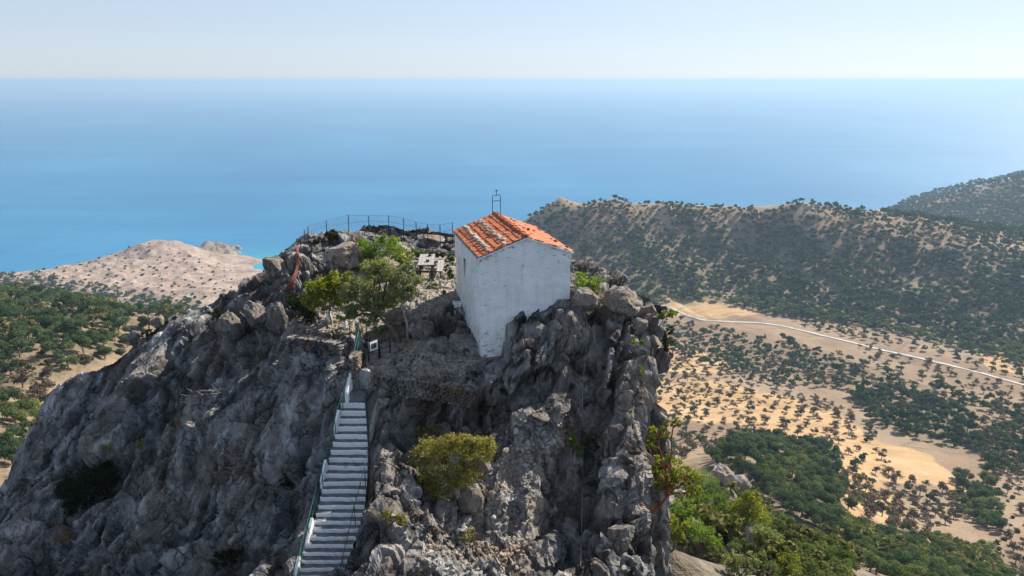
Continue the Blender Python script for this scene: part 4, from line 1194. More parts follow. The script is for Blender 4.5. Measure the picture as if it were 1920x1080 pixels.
# rusty strip on the left end of the ridge
rl = [(560, 462), (560, 480), (561, 497), (558, 512), (553, 525), (547, 537), (543, 547)]
m = MB(); prev = None
vs = []
for k, (px, py) in enumerate(rl):
    h = hit(px, py) + Vector((0, -.22, .10)); w = (.07, .09, .08, .09, .12, .17, .2)[k]
    for dx, dy in ((-w, 0), (-w * .3, -.05), (w * .4, .01), (w, -.03)): vs.append(h + Vector((dx, dy + .02 * random.random(), .03 * random.random())))
fs = [(k * 4 + j, k * 4 + j + 1, k * 4 + j + 5, k * 4 + j + 4) for k in range(len(rl) - 1) for j in range(3)]
m.add(vs, fs); ro = m.build('iron_sheet', M['rust'], None, True); md = ro.modifiers.new('thick', 'SOLIDIFY'); md.thickness = .03
tag(ro, 'crumpled rust red iron sheet hanging down the left end of the summit ridge', 'iron sheet')
# ------------------------------------------------------------------ plants near the camera
def leaf_cloud(centers, radii, counts, size, seed, up=.35, flat=.7, tint0=None):
    """leaf quads in clumps; returns verts, faces, per-vertex tint"""
    g = np.random.default_rng(seed)
    V, T = [], []
    for i, (c, r, n) in enumerate(zip(centers, radii, counts)):
        d = g.normal(size=(n, 3)); d /= np.linalg.norm(d, axis=1, keepdims=True)
        rad = r * g.random(n) ** .45
        p = np.asarray(c) + d * rad[:, None] * np.array([1, 1, flat])
        nrm = d * .8 + g.normal(size=(n, 3)) * .7 + np.array([0, 0, up]); nrm /= np.linalg.norm(nrm, axis=1, keepdims=True)
        a = np.cross(nrm, g.normal(size=(n, 3))); a /= np.linalg.norm(a, axis=1, keepdims=True)
        b = np.cross(nrm, a)
        s = size * g.uniform(.6, 1.35, n)[:, None]
        L, W = a * s, b * s * .52
        V.append(np.stack([p - L, p + W - L * .1, p + L, p - W - L * .1], 1))
        t = np.clip(g.normal(.5 if tint0 is None else tint0[i], .2, n) + g.normal(0, .1), 0, 1)
        T.append(np.repeat(t, 4))
    V = np.concatenate(V).reshape(-1, 3); T = np.concatenate(T)
    return V, np.arange(len(V)).reshape(-1, 4), T
def limb(m, a, b, r0, r1, wig, n=6, seg=6):
    pts, rad = [], []
    for k in range(seg + 1):
        t = k / seg
        p = a.lerp(b, t) + Vector((random.gauss(0, wig), random.gauss(0, wig), random.gauss(0, wig) * .6)) * (math.sin(t * math.pi))
        pts.append(p); rad.append(r0 + (r1 - r0) * t)
    m.tube(pts, rad, n)
    return pts
def plant(name, label, cat, base, blobs, mat, leaf=.07, dens=1.0, bark='bark', trunk=.06, stems=1, group=None, trunk_path=None, branchy=1.0, gap=.35, tint=None, hang=0.0, at_land=False):
    """base: (px,py) of the foot (or with a third value, the forward distance). blobs: (px,py,rx,ry[,push]) crown lumps in photo pixels."""
    if len(base) == 3: B = P(*base)
    else:
        B = hit(base[0], base[1], 0 if at_land else 30)
    f = B.y; leaf = leaf * .82
    root = empty(name, B, label, cat, group)
    sd = random.randrange(10 ** 6); g = random.Random(sd)
    C, RR_, N, T0 = [], [], [], []
    twigs = []
    for bl in blobs:
        px, py, rx, ry = bl[:4]; push = bl[4] if len(bl) > 4 else 0
        ff = f + push; c = P(px, py, ff); rx *= 1.18; ry *= 1.15; wx = pxsize(rx, ff, py); wz = pxsize(ry, ff, py)
        wy = (wx + wz) / 2 * .9
        vol = wx * wz
        nc = max(16, int(vol / (leaf * leaf) * .62 * dens))
        cr_ = max(leaf * 1.6, min(wx, wz) * .36)
        cs_ = []
        for _ in range(nc):
            while True:
                d = Vector((g.uniform(-1, 1), g.uniform(-1, 1), g.uniform(-1, 1)))
                if d.length < 1 and (d.length > .35 or g.random() < .4): break
            p = Vector((c.x + d.x * (wx - cr_ * .6), c.y + d.y * (wy - cr_ * .4), c.z + d.z * (wz - cr_ * .6)))
            if mnoise.noise(p / max(.25, cr_ * 2.4) + Vector((sd % 97, 0, 0))) < -gap * .6 + .0: continue
            cs_.append(p)
        for p in cs_:
            C.append(np.array(p - B)); rr = cr_ * g.uniform(.6, 1.25); RR_.append(rr); N.append(max(4, int(38 * dens * g.uniform(.5, 1.3)))); T0.append(g.gauss(.5 if tint is None else tint, .16))
        twigs.append((c - B, cs_))
    V, F, T = leaf_cloud(C, RR_, N, leaf, sd, tint0=T0)
    mesh_np('crown', V, F, M[mat], root, attrs={'tint': T})
    m = MB()
    tp = [Vector(p) - B if not isinstance(p, tuple) else P(p[0], p[1], f + (p[2] if len(p) > 2 else 0)) - B for p in trunk_path] if trunk_path else None
    for s_ in range(stems):
        st0 = Vector((random.gauss(0, .06) * s_, random.gauss(0, .06) * s_, -.25))
        if tp:
            allp = [st0] + tp; n_ = len(allp)
            pts = []
            for a, b in zip(allp, allp[1:]):
                for t in (0, .33, .66): pts.append(a.lerp(b, t) + Vector((random.gauss(0, .02), random.gauss(0, .02), 0)))
            pts.append(allp[-1]); m.tube(pts, [trunk * (1 - .6 * k / len(pts)) for k in range(len(pts))], 8)
            fork = pts[-1]
        else:
            ctr = sum((t[0] for t in twigs), Vector()) / len(twigs)
            fork = ctr * (.45 if stems == 1 else random.uniform(.3, .6)) + Vector((random.gauss(0, .1), random.gauss(0, .1), 0)) * stems
            limb(m, st0, fork, trunk, trunk * .7, trunk * .5, 8)
        for ctr, cs_ in twigs:
            if stems > 1 and random.random() < .35: continue
            hub = ctr + Vector((random.gauss(0, .1), random.gauss(0, .1), -.12))
            limb(m, fork, hub, trunk * .55, trunk * .32, trunk * .7, 6)
            k_ = min(len(cs_), int((9 if stems == 1 else 5) * branchy))
            for p in random.sample(cs_, k_):
                limb(m, hub, p - B, trunk * .26, max(.004, trunk * .07), trunk * .45, 4, 4)
    m.build('trunk', M[bark], root, True)
    return root
# summit trees
plant('fig_tree', 'yellow green fig tree with two pale trunks on the summit', 'tree', (622, 604), [(600, 540, 30, 28), (632, 528, 26, 24, .3), (585, 560, 22, 22), (640, 556, 20, 20), (612, 565, 28, 20, -.2), (655, 522, 16, 14, .2)], 'leaf_fig', .075, .75, 'palebark', .06, 2, gap=.2)
plant('bush', 'dark almost black bush beside the fig tree', 'bush', (575, 606), [(565, 580, 26, 26), (552, 566, 14, 18), (585, 592, 18, 14)], 'leaf_dark', .06, .9, 'bark', .04, 3)
plant('leaning_tree', 'wide grey green tree leaning left over the gate on a bent trunk', 'tree', (752, 640), [(690, 545, 34, 26), (722, 515, 32, 22, .5), (668, 575, 26, 20), (708, 575, 24, 18, -.3), (745, 535, 22, 24, .3), (655, 545, 22, 20, .4), (648, 590, 20, 16, -.3), (678, 530, 26, 20, .5), (704, 500, 28, 20, .9), (735, 562, 20, 20, .2), (690, 600, 20, 12, -.4)], 'leaf_olive', .06, .8, 'bark', .13, 1, trunk_path=[(738, 622), (722, 602), (710, 590)], branchy=1.6, gap=.12, tint=.6)
plant('slender_tree', 'slender upright tree with a grey green crown right of the leaning tree', 'tree', (766, 636), [(757, 525, 24, 22), (768, 548, 18, 16, -.2), (748, 552, 20, 24), (762, 500, 16, 14, .2), (782, 520, 14, 14)], 'leaf_olive', .06, .8, 'palebark', .075, 1, trunk_path=[(762, 605), (754, 572), (755, 545)], gap=.15, tint=.62)
plant('tree', 'bright green tree behind the others near the rear fence', 'tree', (705, 505), [(695, 464, 38, 22), (672, 478, 28, 20), (735, 468, 28, 20), (700, 494, 34, 18, -.5), (722, 448, 18, 12), (664, 500, 20, 14)], 'leaf_bright', .075, .75, 'palebark', .06, 2, gap=.15)
plant('tree', 'yellow green rear tree between the bright tree and the table', 'tree', (750, 500), [(742, 470, 22, 22), (738, 448, 14, 12), (760, 488, 18, 12)], 'leaf_fig', .07, .7, 'bark', .05, 1, gap=.2)
plant('bush', 'dark round bush on the ridge under the second fence post', 'bush', (622, 452), [(622, 441, 13, 11), (630, 446, 8, 7)], 'leaf_dark', .06, .9, 'bark', .03, 2)
plant('bush', 'smaller dark bush on the ridge toward the fence corner', 'bush', (592, 460), [(592, 451, 12, 8)], 'leaf_dark', .06, .8, 'bark', .03, 2)
plant('bush', 'low dark bush on the rock crest below the tallest post', 'bush', (695, 430), [(690, 426, 13, 5), (680, 428, 6, 4)], 'leaf_dark', .05, .8, 'bark', .02, 2)
plant('bush', 'green bush behind the picnic table', 'bush', (783, 486), [(775, 472, 16, 10), (790, 478, 10, 8)], 'leaf_bright', .06, .8, 'bark', .03, 2, tint=.3)
plant('bush', 'dark bush in front of the low outcrop under the fence', 'bush', (800, 488), [(798, 478, 14, 8), (825, 476, 12, 7)], 'leaf_dark', .06, .8, 'bark', .03, 2)
plant('small_tree', 'small thin tree hugging the left wall of the chapel', 'tree', (849, 560), [(842, 492, 9, 10), (838, 508, 8, 8), (846, 482, 8, 7), (846, 515, 6, 10)], 'leaf_bright', .055, .55, 'bark', .022, 1, gap=.3)
plant('seedling', 'small olive seedling growing above the gate notice', 'plant', (713, 640), [(709, 620, 13, 9), (722, 616, 7, 6)], 'leaf_olive', .05, .7, 'bark', .015, 2)
plant('seedling', 'tiny grey plant on top of the concrete post', 'plant', (674, 634, 27.3), [(675, 618, 7, 8)], 'leaf_olive', .045, .7, 'bark', .01, 2)
plant('weed', 'tuft of yellow weeds by the stub wall at the chapel foot', 'plant', (832, 552), [(832, 546, 4, 8)], 'leaf_bright', .04, .8, 'bark', .01, 2)
plant('weed', 'green weeds under the picnic table', 'plant', (808, 540), [(802, 534, 12, 4), (815, 533, 7, 4)], 'leaf_bright', .04, .6, 'bark', .008, 3)
# right rim
plant('tree', 'bright green small tree behind the right wall of the chapel', 'tree', (1106, 566), [(1100, 535, 22, 20), (1118, 528, 16, 14, .3), (1128, 552, 20, 9, .2), (1092, 518, 14, 12, .2)], 'leaf_bright', .07, .75, 'palebark', .05, 2, gap=.15)
plant('small_tree', 'little bright tree leaning out from the right rim of the cliff', 'tree', (1228, 622), [(1248, 590, 16, 8), (1262, 586, 10, 8), (1240, 594, 9, 6)], 'leaf_bright', .055, .8, 'bark', .028, 1, trunk_path=[(1238, 606), (1244, 598)], tint=.7)
plant('bush', 'dark olive bush hanging off the right rim of the cliff', 'bush', (1238, 668), [(1250, 640, 16, 18), (1246, 662, 13, 14), (1256, 620, 9, 9), (1244, 684, 10, 10)], 'leaf_dark', .06, .7, 'bark', .035, 3, tint=.75)
plant('grass_tuft', 'pale green tuft in the joint near the top of the arete', 'plant', (1190, 655), [(1188, 640, 6, 12), (1206, 640, 6, 7)], 'leaf_bright', .045, .5, 'bark', .01, 2)
plant('grass_tuft', 'pale green tuft lower on the edge of the arete', 'plant', (1205, 705), [(1202, 695, 5, 12)], 'leaf_bright', .045, .5, 'bark', .01, 2)
# the face
plant('big_shrub', 'large yellow green shrub on the rock below the chapel', 'shrub', (868, 945), [(850, 850, 46, 34), (805, 850, 30, 30), (890, 845, 34, 30, .2), (915, 840, 18, 22, .3), (825, 905, 34, 34), (868, 890, 34, 26, -.2), (800, 890, 22, 30, .1), (830, 945, 28, 24, .1), (780, 860, 16, 16), (850, 824, 26, 14), (885, 826, 18, 12), (810, 925, 20, 22), (842, 955, 18, 18)], 'leaf_yellow', .042, .72, 'palebark', .045, 4, branchy=1.8, gap=.34, tint=.45)
plant('shrub', 'low green shrub peeping out above the big yellow shrub', 'shrub', (800, 822), [(795, 808, 20, 8), (812, 802, 10, 6)], 'leaf_fig', .045, .8, 'bark', .02, 2)
plant('shrub', 'small round green shrub beside the cable in the gully', 'shrub', (1092, 858), [(1078, 825, 14, 14), (1084, 842, 14, 12), (1072, 812, 9, 8)], 'leaf_bright', .05, .9, 'bark', .02, 2, gap=.1)
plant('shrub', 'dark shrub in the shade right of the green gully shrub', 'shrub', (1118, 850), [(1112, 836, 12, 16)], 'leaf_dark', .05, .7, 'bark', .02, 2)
plant('shrub', 'low grey green shrub on the rib beside the stair', 'shrub', (742, 985), [(738, 970, 22, 10), (722, 966, 12, 7), (755, 978, 9, 9)], 'leaf_yellow', .04, .7, 'bark', .015, 3, tint=.3)
plant('shrub', 'small green shrub below the trunk of the yellow shrub', 'shrub', (875, 1020), [(872, 1003, 20, 12), (860, 995, 10, 8)], 'leaf_yellow', .04, .6, 'bark', .014, 3, tint=.35)
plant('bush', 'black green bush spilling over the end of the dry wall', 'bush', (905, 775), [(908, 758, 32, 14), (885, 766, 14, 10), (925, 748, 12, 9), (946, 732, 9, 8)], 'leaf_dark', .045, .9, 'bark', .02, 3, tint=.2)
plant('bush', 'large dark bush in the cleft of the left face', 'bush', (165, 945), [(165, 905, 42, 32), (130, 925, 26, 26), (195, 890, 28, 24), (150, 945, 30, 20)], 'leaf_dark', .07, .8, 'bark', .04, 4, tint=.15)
plant('bush', 'dark bush under the left face near the bottom of the picture', 'bush', (420, 1062), [(418, 1046, 26, 15), (440, 1040, 10, 10)], 'leaf_dark', .05, .8, 'bark', .02, 3, tint=.1)
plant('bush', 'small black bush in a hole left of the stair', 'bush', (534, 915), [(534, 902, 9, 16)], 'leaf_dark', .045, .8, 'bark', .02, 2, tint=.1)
plant('bush', 'brown and dark scrub on the left skyline below the summit', 'bush', (412, 606), [(408, 592, 14, 12), (424, 596, 8, 7)], 'leaf_dark', .05, .8, 'bark', .02, 3, tint=.5)
plant('shrub', 'pale lit round shrub above the dark cleft on the left face', 'shrub', (205, 858), [(200, 834, 13, 15), (205, 846, 9, 9)], 'leaf_yellow', .045, .9, 'bark', .018, 3, gap=.1, tint=.8)
plant('shrub', 'narrow yellow shrub right of the pale one on the left face', 'shrub', (265, 850), [(262, 832, 7, 13)], 'leaf_yellow', .045, .8, 'bark', .015, 2)
plant('shrub', 'little yellow shrub high on the middle of the left face', 'shrub', (332, 802), [(331, 791, 6, 8), (336, 798, 6, 5)], 'leaf_yellow', .045, .7, 'bark', .012, 2)
plant('dry_bush', 'dry straw brown bush low on the left face', 'bush', (122, 1025), [(116, 1005, 14, 16), (108, 985, 6, 9), (130, 1010, 9, 9)], 'leaf_dry', .045, .45, 'palebark', .014, 4, branchy=1.6)
plant('bush', 'small dark bush on the left ridge between the boulders', 'bush', (272, 634, 36.2), [(272, 628, 9, 8), (282, 622, 7, 6)], 'leaf_dark', .05, .8, 'bark', .02, 2)
# dead branches caught on the left face
db = hit(375, 745); dm = MB()
for k in range(26):
    a = Vector((random.uniform(-.9, .9), random.uniform(-.2, .1), random.uniform(-.15, .2) )); a.z += a.x * .35
    limb(dm, a, a + Vector((random.uniform(-.7, .7), random.uniform(-.35, .1), random.uniform(.0, .45))), .018, .006, .05, 4, 4)
do = dm.build('dead_branches', M['palebark'], None, True); do.location = db + Vector((0, -.05, .05)); tag(do, 'bleached dead branches caught in the cleft of the left face', 'branches')
# arbutus and the wood below the arete
plant('arbutus_tree', 'red branched strawberry tree growing sideways from the foot of the arete', 'tree', (1218, 955, 26.2), [(1250, 872, 34, 20), (1235, 810, 26, 14), (1216, 828, 20, 16), (1285, 895, 30, 22), (1222, 880, 22, 18), (1255, 905, 30, 18), (1300, 918, 22, 18), (1262, 795, 16, 9)], 'leaf_arb', .075, .7, 'redbark', .085, 1, trunk_path=[(1238, 948), (1252, 928)], branchy=2.2, gap=.1)
LOW = [('pale green shrub above the lower outcrop', (1318, 925), [(1312, 893, 26, 14), (1330, 905, 20, 14)], 'leaf_bright', .75),
       ('yellow shrub tucked under the red branched tree', (1262, 1030), [(1256, 985, 18, 20), (1268, 1005, 16, 14), (1280, 985, 14, 12)], 'leaf_fig', .7),
       ('dark green tree in the middle of the lower right wood', (1342, 1000), [(1340, 940, 30, 26), (1322, 962, 22, 18), (1362, 955, 22, 18)], 'leaf_bright', .2),
       ('yellow crowned tree right of the outcrop', (1400, 1010), [(1405, 950, 28, 24), (1425, 968, 22, 20), (1385, 962, 20, 18), (1410, 930, 16, 12)], 'leaf_fig', .55),
       ('bright green broad leaved shrub under the dark tree', (1322, 1040), [(1318, 1005, 26, 20), (1340, 1020, 18, 16), (1300, 985, 18, 18)], 'leaf_bright', .7),
       ('light green shrub at the foot of the arete', (1240, 1075), [(1236, 1045, 22, 14), (1255, 1050, 16, 14)], 'leaf_bright', .8),
       ('round feathery green bush at the bottom edge', (1300, 1090), [(1296, 1058, 30, 22), (1318, 1050, 18, 16), (1275, 1062, 20, 16)], 'leaf_bright', .45),
       ('grey green bush near the bottom right of the arete', (1385, 1085), [(1385, 1062, 28, 20), (1405, 1050, 18, 14), (1368, 1050, 16, 14)], 'leaf_olive', .5),
       ('olive green tree at the bottom of the lower wood', (1440, 1060), [(1440, 1020, 26, 28), (1425, 1000, 18, 16), (1455, 1040, 18, 18)], 'leaf_olive', .7),
       ('leafy light green shrub filling the gap under the red branched tree', (1290, 985), [(1285, 950, 26, 18), (1265, 965, 18, 14), (1308, 958, 20, 14)], 'leaf_bright', .65),
       ('yellow green shrub between the bright shrub and the feathery bush', (1345, 1085), [(1345, 1050, 24, 18), (1330, 1065, 18, 14)], 'leaf_fig', .4),
       ('grey olive bush right of the steep dark rock', (1440, 1000), [(1432, 975, 24, 18), (1450, 985, 18, 14)], 'leaf_olive', .55),
       ('tall yellow green shrub at the bottom edge right of the wood', (1475, 1085), [(1480, 1055, 24, 22), (1462, 1065, 18, 16)], 'leaf_fig', .35),
       ('dark shrub in the shade below the yellow crowned tree', (1360, 1020), [(1372, 1000, 26, 14), (1350, 1010, 18, 12)], 'leaf_dark', .6)]
for lab, b, bl, mt, ti in LOW:
    h = land_hit(b[0], b[1])[0]
    if np.isnan(h[0]): continue
    f = float(h[1]); print('LOW', lab, round(f, 1))
    plant('lower_tree', lab, 'tree' if 'tree' in lab else 'shrub', (b[0], b[1], f), bl, mt, max(.08, min(.16, f * .0017)), .75 if f < 70 else .5, 'bark', max(.05, f * .0022), 2, 'trees and shrubs below the arete', gap=.12, tint=ti)

# ------------------------------------------------------------------ far trees: a few crown shapes, then every tree placed on the land
def far_shape(seed, kind):
    g = random.Random(seed)
    C, RR_, N, T0 = [], [], [], []
    nb = g.randint(7, 10)
    ax = g.uniform(.85, 1.15)
    for k in range(nb):
        a = g.uniform(0, 6.283); r = g.uniform(0, .34) ** .8
        z = g.uniform(.42, .85) if kind != 'bush' else g.uniform(.18, .5)
        z -= r * .35
        C.append((math.cos(a) * r * ax, math.sin(a) * r / ax, z)); RR_.append(g.uniform(.15, .25)); T0.append(g.uniform(.25, .8))
        N.append(int({'ever': 40, 'bare': 64, 'bush': 34, 'fine': 420}[kind]))
    V, F, T = leaf_cloud(C, RR_, N, .10 if kind in ('ever', 'bush') else (.062 if kind == 'bare' else .032), seed, up=.3, flat=.75, tint0=T0)
    m = MB()
    m.tube([(0, 0, -.12), (.02, .01, .2), (.0, .03, .45)], [.04, .032, .02], 5)
    for k in range(min(nb, 5)):
        m.tube([(0, .01, .25 + .03 * k), tuple(np.array(C[k]) * np.array([.6, .6, .9])), C[k]], [.02, .013, .006], 4)
    return V, F, T, m
SH = {k: [far_shape(900 + i + 50 * j, k) for i in range(6)] for j, k in enumerate(('ever', 'bare', 'bush', 'fine'))}
FARM = {'ever': 'far_ever', 'light': 'far_light', 'bare': 'far_bare', 'bush': 'far_bush', 'tan': 'far_tan'}
M['far_bush'] = mat_leaf('far_bush', (.035, .036, .020), (.065, .062, .036), (.11, .10, .06), .2)
M['far_tan'] = mat_leaf('far_tan', (.08, .085, .028), (.15, .15, .05), (.22, .20, .08), .25)
REG = [  # polygon, spacing in metres, keep, noise bias, (kind, weight)..., size range, place words
    ([(1085, 465), (1200, 436), (1400, 450), (1560, 436), (1690, 466), (1930, 500), (1930, 650), (1800, 634), (1600, 592), (1400, 560), (1200, 557), (1110, 525)], 6.4, .86, .27, (('ever', .92), ('bush', .08)), (4, 10), 'on the lower flank of the big ridge'),
    ([(975, 415), (1050, 363), (1150, 365), (1250, 373), (1350, 388), (1440, 394), (1500, 376), (1600, 393), (1690, 409), (1930, 452), (1930, 500), (1690, 466), (1560, 436), (1400, 450), (1200, 436), (1085, 465), (990, 440)], 6.0, .85, .26, (('ever', .75), ('bush', .25)), (3.2, 8.0), 'near the crest of the big ridge'),
    ([(1150, 545), (1400, 562), (1600, 592), (1800, 636), (1930, 655), (1930, 690), (1750, 642), (1600, 608), (1450, 592), (1330, 560), (1210, 572)], 6.0, .9, .1, (('light', .8), ('ever', .2)), (4.5, 9), 'along the foot of the ridge'),
    ([(1215, 585), (1290, 605), (1500, 645), (1750, 725), (1930, 765), (1930, 800), (1700, 735), (1450, 722), (1350, 690), (1240, 660)], 7.5, .62, .28, (('ever', .55), ('bush', .3), ('bare', .15)), (4.5, 7.5), 'in the scrub below the white road'),
    ([(1420, 588), (1600, 615), (1900, 680), (1930, 718), (1700, 655), (1500, 612)], 11, .45, .3, (('ever', .5), ('bare', .5)), (4, 6), 'above the white road'),
    ([(1235, 625), (1350, 690), (1480, 730), (1600, 775), (1660, 828), (1560, 842), (1400, 802), (1330, 850), (1240, 870)], 8.5, .72, .55, (('bare', .85), ('ever', .15)), (3.6, 5.8), 'in the ochre field'),
    ([(1570, 838), (1640, 845), (1690, 900), (1800, 925), (1830, 960), (1710, 1010), (1600, 990), (1575, 920)], 8.5, .75, .55, (('bare', .85), ('ever', .1), ('tan', .05)), (3.6, 6.2), 'in the near corner of the ochre field'),
    ([(1600, 645), (1930, 735), (1930, 900), (1860, 900), (1830, 780), (1650, 722)], 11, .6, .45, (('bare', .75), ('ever', .25)), (4, 6.5), 'on the tan ground at the right'),
    ([(1225, 930), (1330, 895), (1400, 905), (1450, 960), (1570, 1030), (1600, 1100), (1225, 1100)], 2.3, .96, -.1, (('light', .5), ('tan', .33), ('bush', .17)), (1.5, 3.0), 'on the steep slope below the arete'),
    ([(1440, 1000), (1560, 985), (1650, 1012), (1850, 1035), (1880, 1100), (1430, 1100)], 5.6, .92, .06, (('light', .5), ('tan', .2), ('ever', .3)), (4.5, 7.0), 'in the yellow green wood at the bottom right'),
    ([(1325, 862), (1400, 813), (1500, 828), (1565, 848), (1582, 930), (1560, 990), (1640, 1022), (1700, 1012), (1850, 1040), (1870, 1095), (1470, 1095), (1455, 980), (1400, 900)], 6.0, .92, .06, (('ever', .7), ('light', .2), ('bush', .1)), (4.5, 7.5), 'in the dark wood below the arete'),
    ([(1590, 742), (1700, 732), (1815, 772), (1840, 845), (1720, 822), (1640, 790)], 6.0, .9, .1, (('ever', .9), ('bush', .1)), (5.5, 8.5), 'in the copse right of the ochre field'),
    ([(1830, 808), (1930, 795), (1930, 895), (1850, 885)], 6.0, .9, .1, (('ever', 1),), (5, 8), 'in the small copse at the right edge'),
    ([(1790, 895), (1855, 915), (1880, 1000), (1810, 975)], 5.5, .8, .1, (('ever', .7), ('light', .3)), (5, 8), 'along the hollow at the lower right'),
    ([(1850, 900), (1930, 900), (1930, 1090), (1880, 1090)], 7, .6, .3, (('bush', .6), ('bare', .4)), (3, 5), 'on the stony ground at the lower right'),
    ([(-20, 512), (130, 524), (250, 548), (385, 572), (335, 600), (245, 655), (150, 705), (90, 700), (-20, 665)], 6.8, .70, .40, (('ever', .5), ('light', .08), ('tan', .07), ('bush', .35)), (4, 8), 'on the wooded slope left of the rock'),
    ([(-20, 665), (90, 700), (110, 720), (90, 765), (-20, 790)], 6.5, .7, .3, (('bush', .5), ('bare', .35), ('ever', .15)), (3.5, 5.5), 'on the dry slope at the left edge'),
    ([(-20, 750), (90, 762), (60, 820), (10, 900), (-20, 920)], 4.8, .92, .0, (('ever', .4), ('light', .6)), (4.5, 7), 'in the green hollow at the left edge'),
    ([(60, 505), (280, 455), (430, 500), (450, 530), (400, 560), (250, 556), (100, 545)], 16, .4, .68, (('bush', .9), ('ever', .1)), (1.6, 5.5), 'on the bare headland by the sea'),
    ([(1620, 425), (1690, 378), (1780, 350), (1830, 325), (1930, 305), (1930, 458), (1700, 420)], 9, .9, .08, (('ever', .9), ('bush', .1)), (6, 10), 'on the far headland'),
]
TREES = []
cell = 12.0
occ = {}
for po, spc, keep, bias, kinds, (smin, smax), words in REG:
    xs = [p[0] for p in po]; ys = [p[1] for p in po]
    area = (max(xs) - min(xs)) * (max(ys) - min(ys))
    n = int(min(60000, area * 1.1))
    a = rng.uniform(min(xs), max(xs), n); b = rng.uniform(min(ys), max(ys), n)
    m_ = in_poly(a, b, po); a, b = a[m_], b[m_]
    w = land_hit(a, b); ok = ~np.isnan(w[:, 0]) & (w[:, 2] > 2.0); w = w[ok]
    dn = fbm(np.stack([w[:, 0] / 34, w[:, 1] / 60, np.zeros(len(w))], 1), 3, 200)
    if 'ridge' in words: dn = .5 * dn + 1.1 * fbm(np.stack([w[:, 0] / 26 + w[:, 1] / 90, w[:, 1] / 260, np.zeros(len(w))], 1), 3, 210)
    for (x, y, z), d in zip(w, dn):
        if random.random() > keep: continue
        if d < -.32 + bias * 1.0 and random.random() < .90: continue
        ci, cj = int(x // cell), int(y // cell)
        sp2 = (spc * (random.uniform(.75, 1.4) if 'field' not in words and 'tan ground' not in words else random.uniform(.7, 2.2))) ** 2
        if any((x - q[0]) ** 2 + (y - q[1]) ** 2 < sp2 for i in (-1, 0, 1) for j in (-1, 0, 1) for q in occ.get((ci + i, cj + j), ())): continue
        occ.setdefault((ci, cj), []).append((x, y))
        r_ = random.random(); kd = kinds[-1][0]
        for k_, wgt in kinds:
            if r_ < wgt: kd = k_; break
            r_ -= wgt
        s = 1.22 * random.uniform(smin, smax) * (.62 if kd == 'bush' and 'headland' not in words else 1)
        dep = y * cp - (z - CAMZ) * sp_
        if s / dep * FPX > (85 if 'steep slope' in words else 58): continue
        TREES.append((s / dep * FPX, kd, x, y, z, s, words))
TREES.sort(key=lambda t: -t[0])
SHMESH = {}
def far_meshes(kd, i, fine=False):
    if (kd, i, fine) not in SHMESH:
        V, F, T, m = SH['fine' if fine else {'ever': 'ever', 'light': 'ever', 'bare': 'bare', 'bush': 'bush', 'tan': 'ever'}[kd]][i]
        o = mesh_np('crown', V, F, M[FARM[kd]], None, attrs={'tint': T}); me = o.data; bpy.data.objects.remove(o)
        o2 = m.build('trunk', M['bark']); me2 = o2.data; bpy.data.objects.remove(o2)
        SHMESH[(kd, i, fine)] = (me, me2)
    return SHMESH[(kd, i, fine)]
NAMES = {'ever': ('evergreen_tree', 'dark green bushy tree'), 'light': ('leafy_tree', 'lighter green leafy tree'), 'bare': ('orchard_tree', 'small brown sparse tree'), 'bush': ('scrub_bush', 'low grey brown scrub bush'), 'tan': ('dry_tree', 'pale yellow green dry tree')}
cnt = {}
rest = {}
for px_, kd, x, y, z, s, words in TREES:
    c_ = cnt.get(kd, 0)
    if c_ < {'ever': 290, 'light': 240, 'bare': 230, 'bush': 140, 'tan': 110}[kd]:
        cnt[kd] = c_ + 1
        i = random.randrange(6); me, me2 = far_meshes(kd, i, kd in ('ever', 'light') and px_ > 26)
        nm, lab = NAMES[kd]
        size = 'large ' if s > 6.6 else ('small ' if s < 4.6 and 'small' not in lab else '')
        e = empty(nm, (x, y, z - .1), size + lab + ' ' + words, 'bush' if kd == 'bush' else 'tree', (lab + ('es ' if lab.endswith('bush') else 's ')) + words, random.uniform(0, 6.28))
        e.scale = (s, s, s * random.uniform(.75, 1.05))
        for me_, nn_ in ((me, 'crown'), (me2, 'trunk')):
            o = bpy.data.objects.new(nn_, me_); COL.objects.link(o); o.parent = e
    else:
        rest.setdefault(kd, []).append((x, y, z, s))
WOODN = {'ever': ('dark_woodland', 'dark evergreen woodland covering the ridges beyond the valley'), 'light': ('leafy_woodland', 'lighter green woodland along the foot of the ridge'), 'bare': ('sparse_orchard', 'small brown trees dotted over the distant dry ground'), 'bush': ('scrubland', 'low scrub dotted over the distant slopes'), 'tan': ('dry_scrub', 'pale dry scrub in the field')}
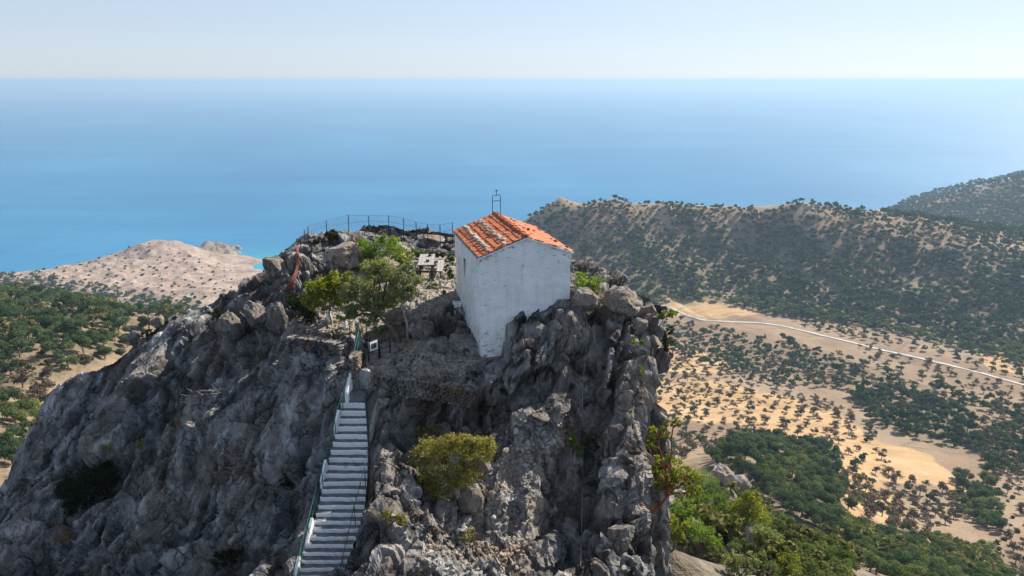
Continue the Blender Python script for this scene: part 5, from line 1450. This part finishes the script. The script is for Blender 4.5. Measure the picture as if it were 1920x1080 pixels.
for kd, lst in rest.items():
    Vs, Fs, Ts, off = [], [], [], 0
    sh = SH[{'ever': 'ever', 'light': 'ever', 'bare': 'bare', 'bush': 'bush', 'tan': 'ever'}[kd]]
    for (x, y, z, s) in lst:
        V, F, T, m = sh[random.randrange(6)]
        nq = len(F)
        far = y > 600
        sel = rng.permutation(nq)[:int(nq * (.5 if far else .8))]
        q_ = V.reshape(-1, 4, 3)[sel]
        if far:
            c = q_.mean(1, keepdims=True); q_ = c + (q_ - c) * 1.4
        an = random.uniform(0, 6.28); ca, sa_ = math.cos(an), math.sin(an)
        q_ = q_.reshape(-1, 3) * np.array([s, s, s * random.uniform(.75, 1.05)])
        q_ = np.stack([q_[:, 0] * ca - q_[:, 1] * sa_, q_[:, 0] * sa_ + q_[:, 1] * ca, q_[:, 2]], 1) + np.array([x, y, z - .1])
        Vs.append(q_); Ts.append(np.clip(T.reshape(-1, 4)[sel].ravel() + random.gauss(0, .24), 0, 1)); 
    Vs = np.concatenate(Vs)
    o = mesh_np(WOODN[kd][0], Vs, np.arange(len(Vs)).reshape(-1, 4), M[FARM[kd]], None, attrs={'tint': np.concatenate(Ts)})
    tag(o, WOODN[kd][1], 'woodland', None, 'stuff')
print('far trees', {k: v for k, v in cnt.items()}, {k: len(v) for k, v in rest.items()})

# ------------------------------------------------------------------ haze: one closed box of air round everything, the sky outside
m = MB(); HB = 130000.0
zb, zt = min(-60.0, float(lz.min()) + CAMZ - 1.0) - 1, CAMZ + 12
m.box((0, HB * .45, (zb + zt) / 2), HB * 2, HB * 1.2, zt - zb)
hz = m.build('haze', [])
hm = bpy.data.materials.new('haze_air'); hm.use_nodes = True
t = hm.node_tree; t.nodes.clear()
o_ = t.nodes.new('ShaderNodeOutputMaterial'); pv = t.nodes.new('ShaderNodeVolumePrincipled')
pv.inputs['Color'].default_value = (.48, .68, .90, 1); pv.inputs['Density'].default_value = HAZE_DENSITY; pv.inputs['Anisotropy'].default_value = .2
t.links.new(pv.outputs[0], o_.inputs['Volume'])
hz.data.materials.append(hm)
tag(hz, 'pale blue sea haze filling the air', 'haze', None, 'stuff')
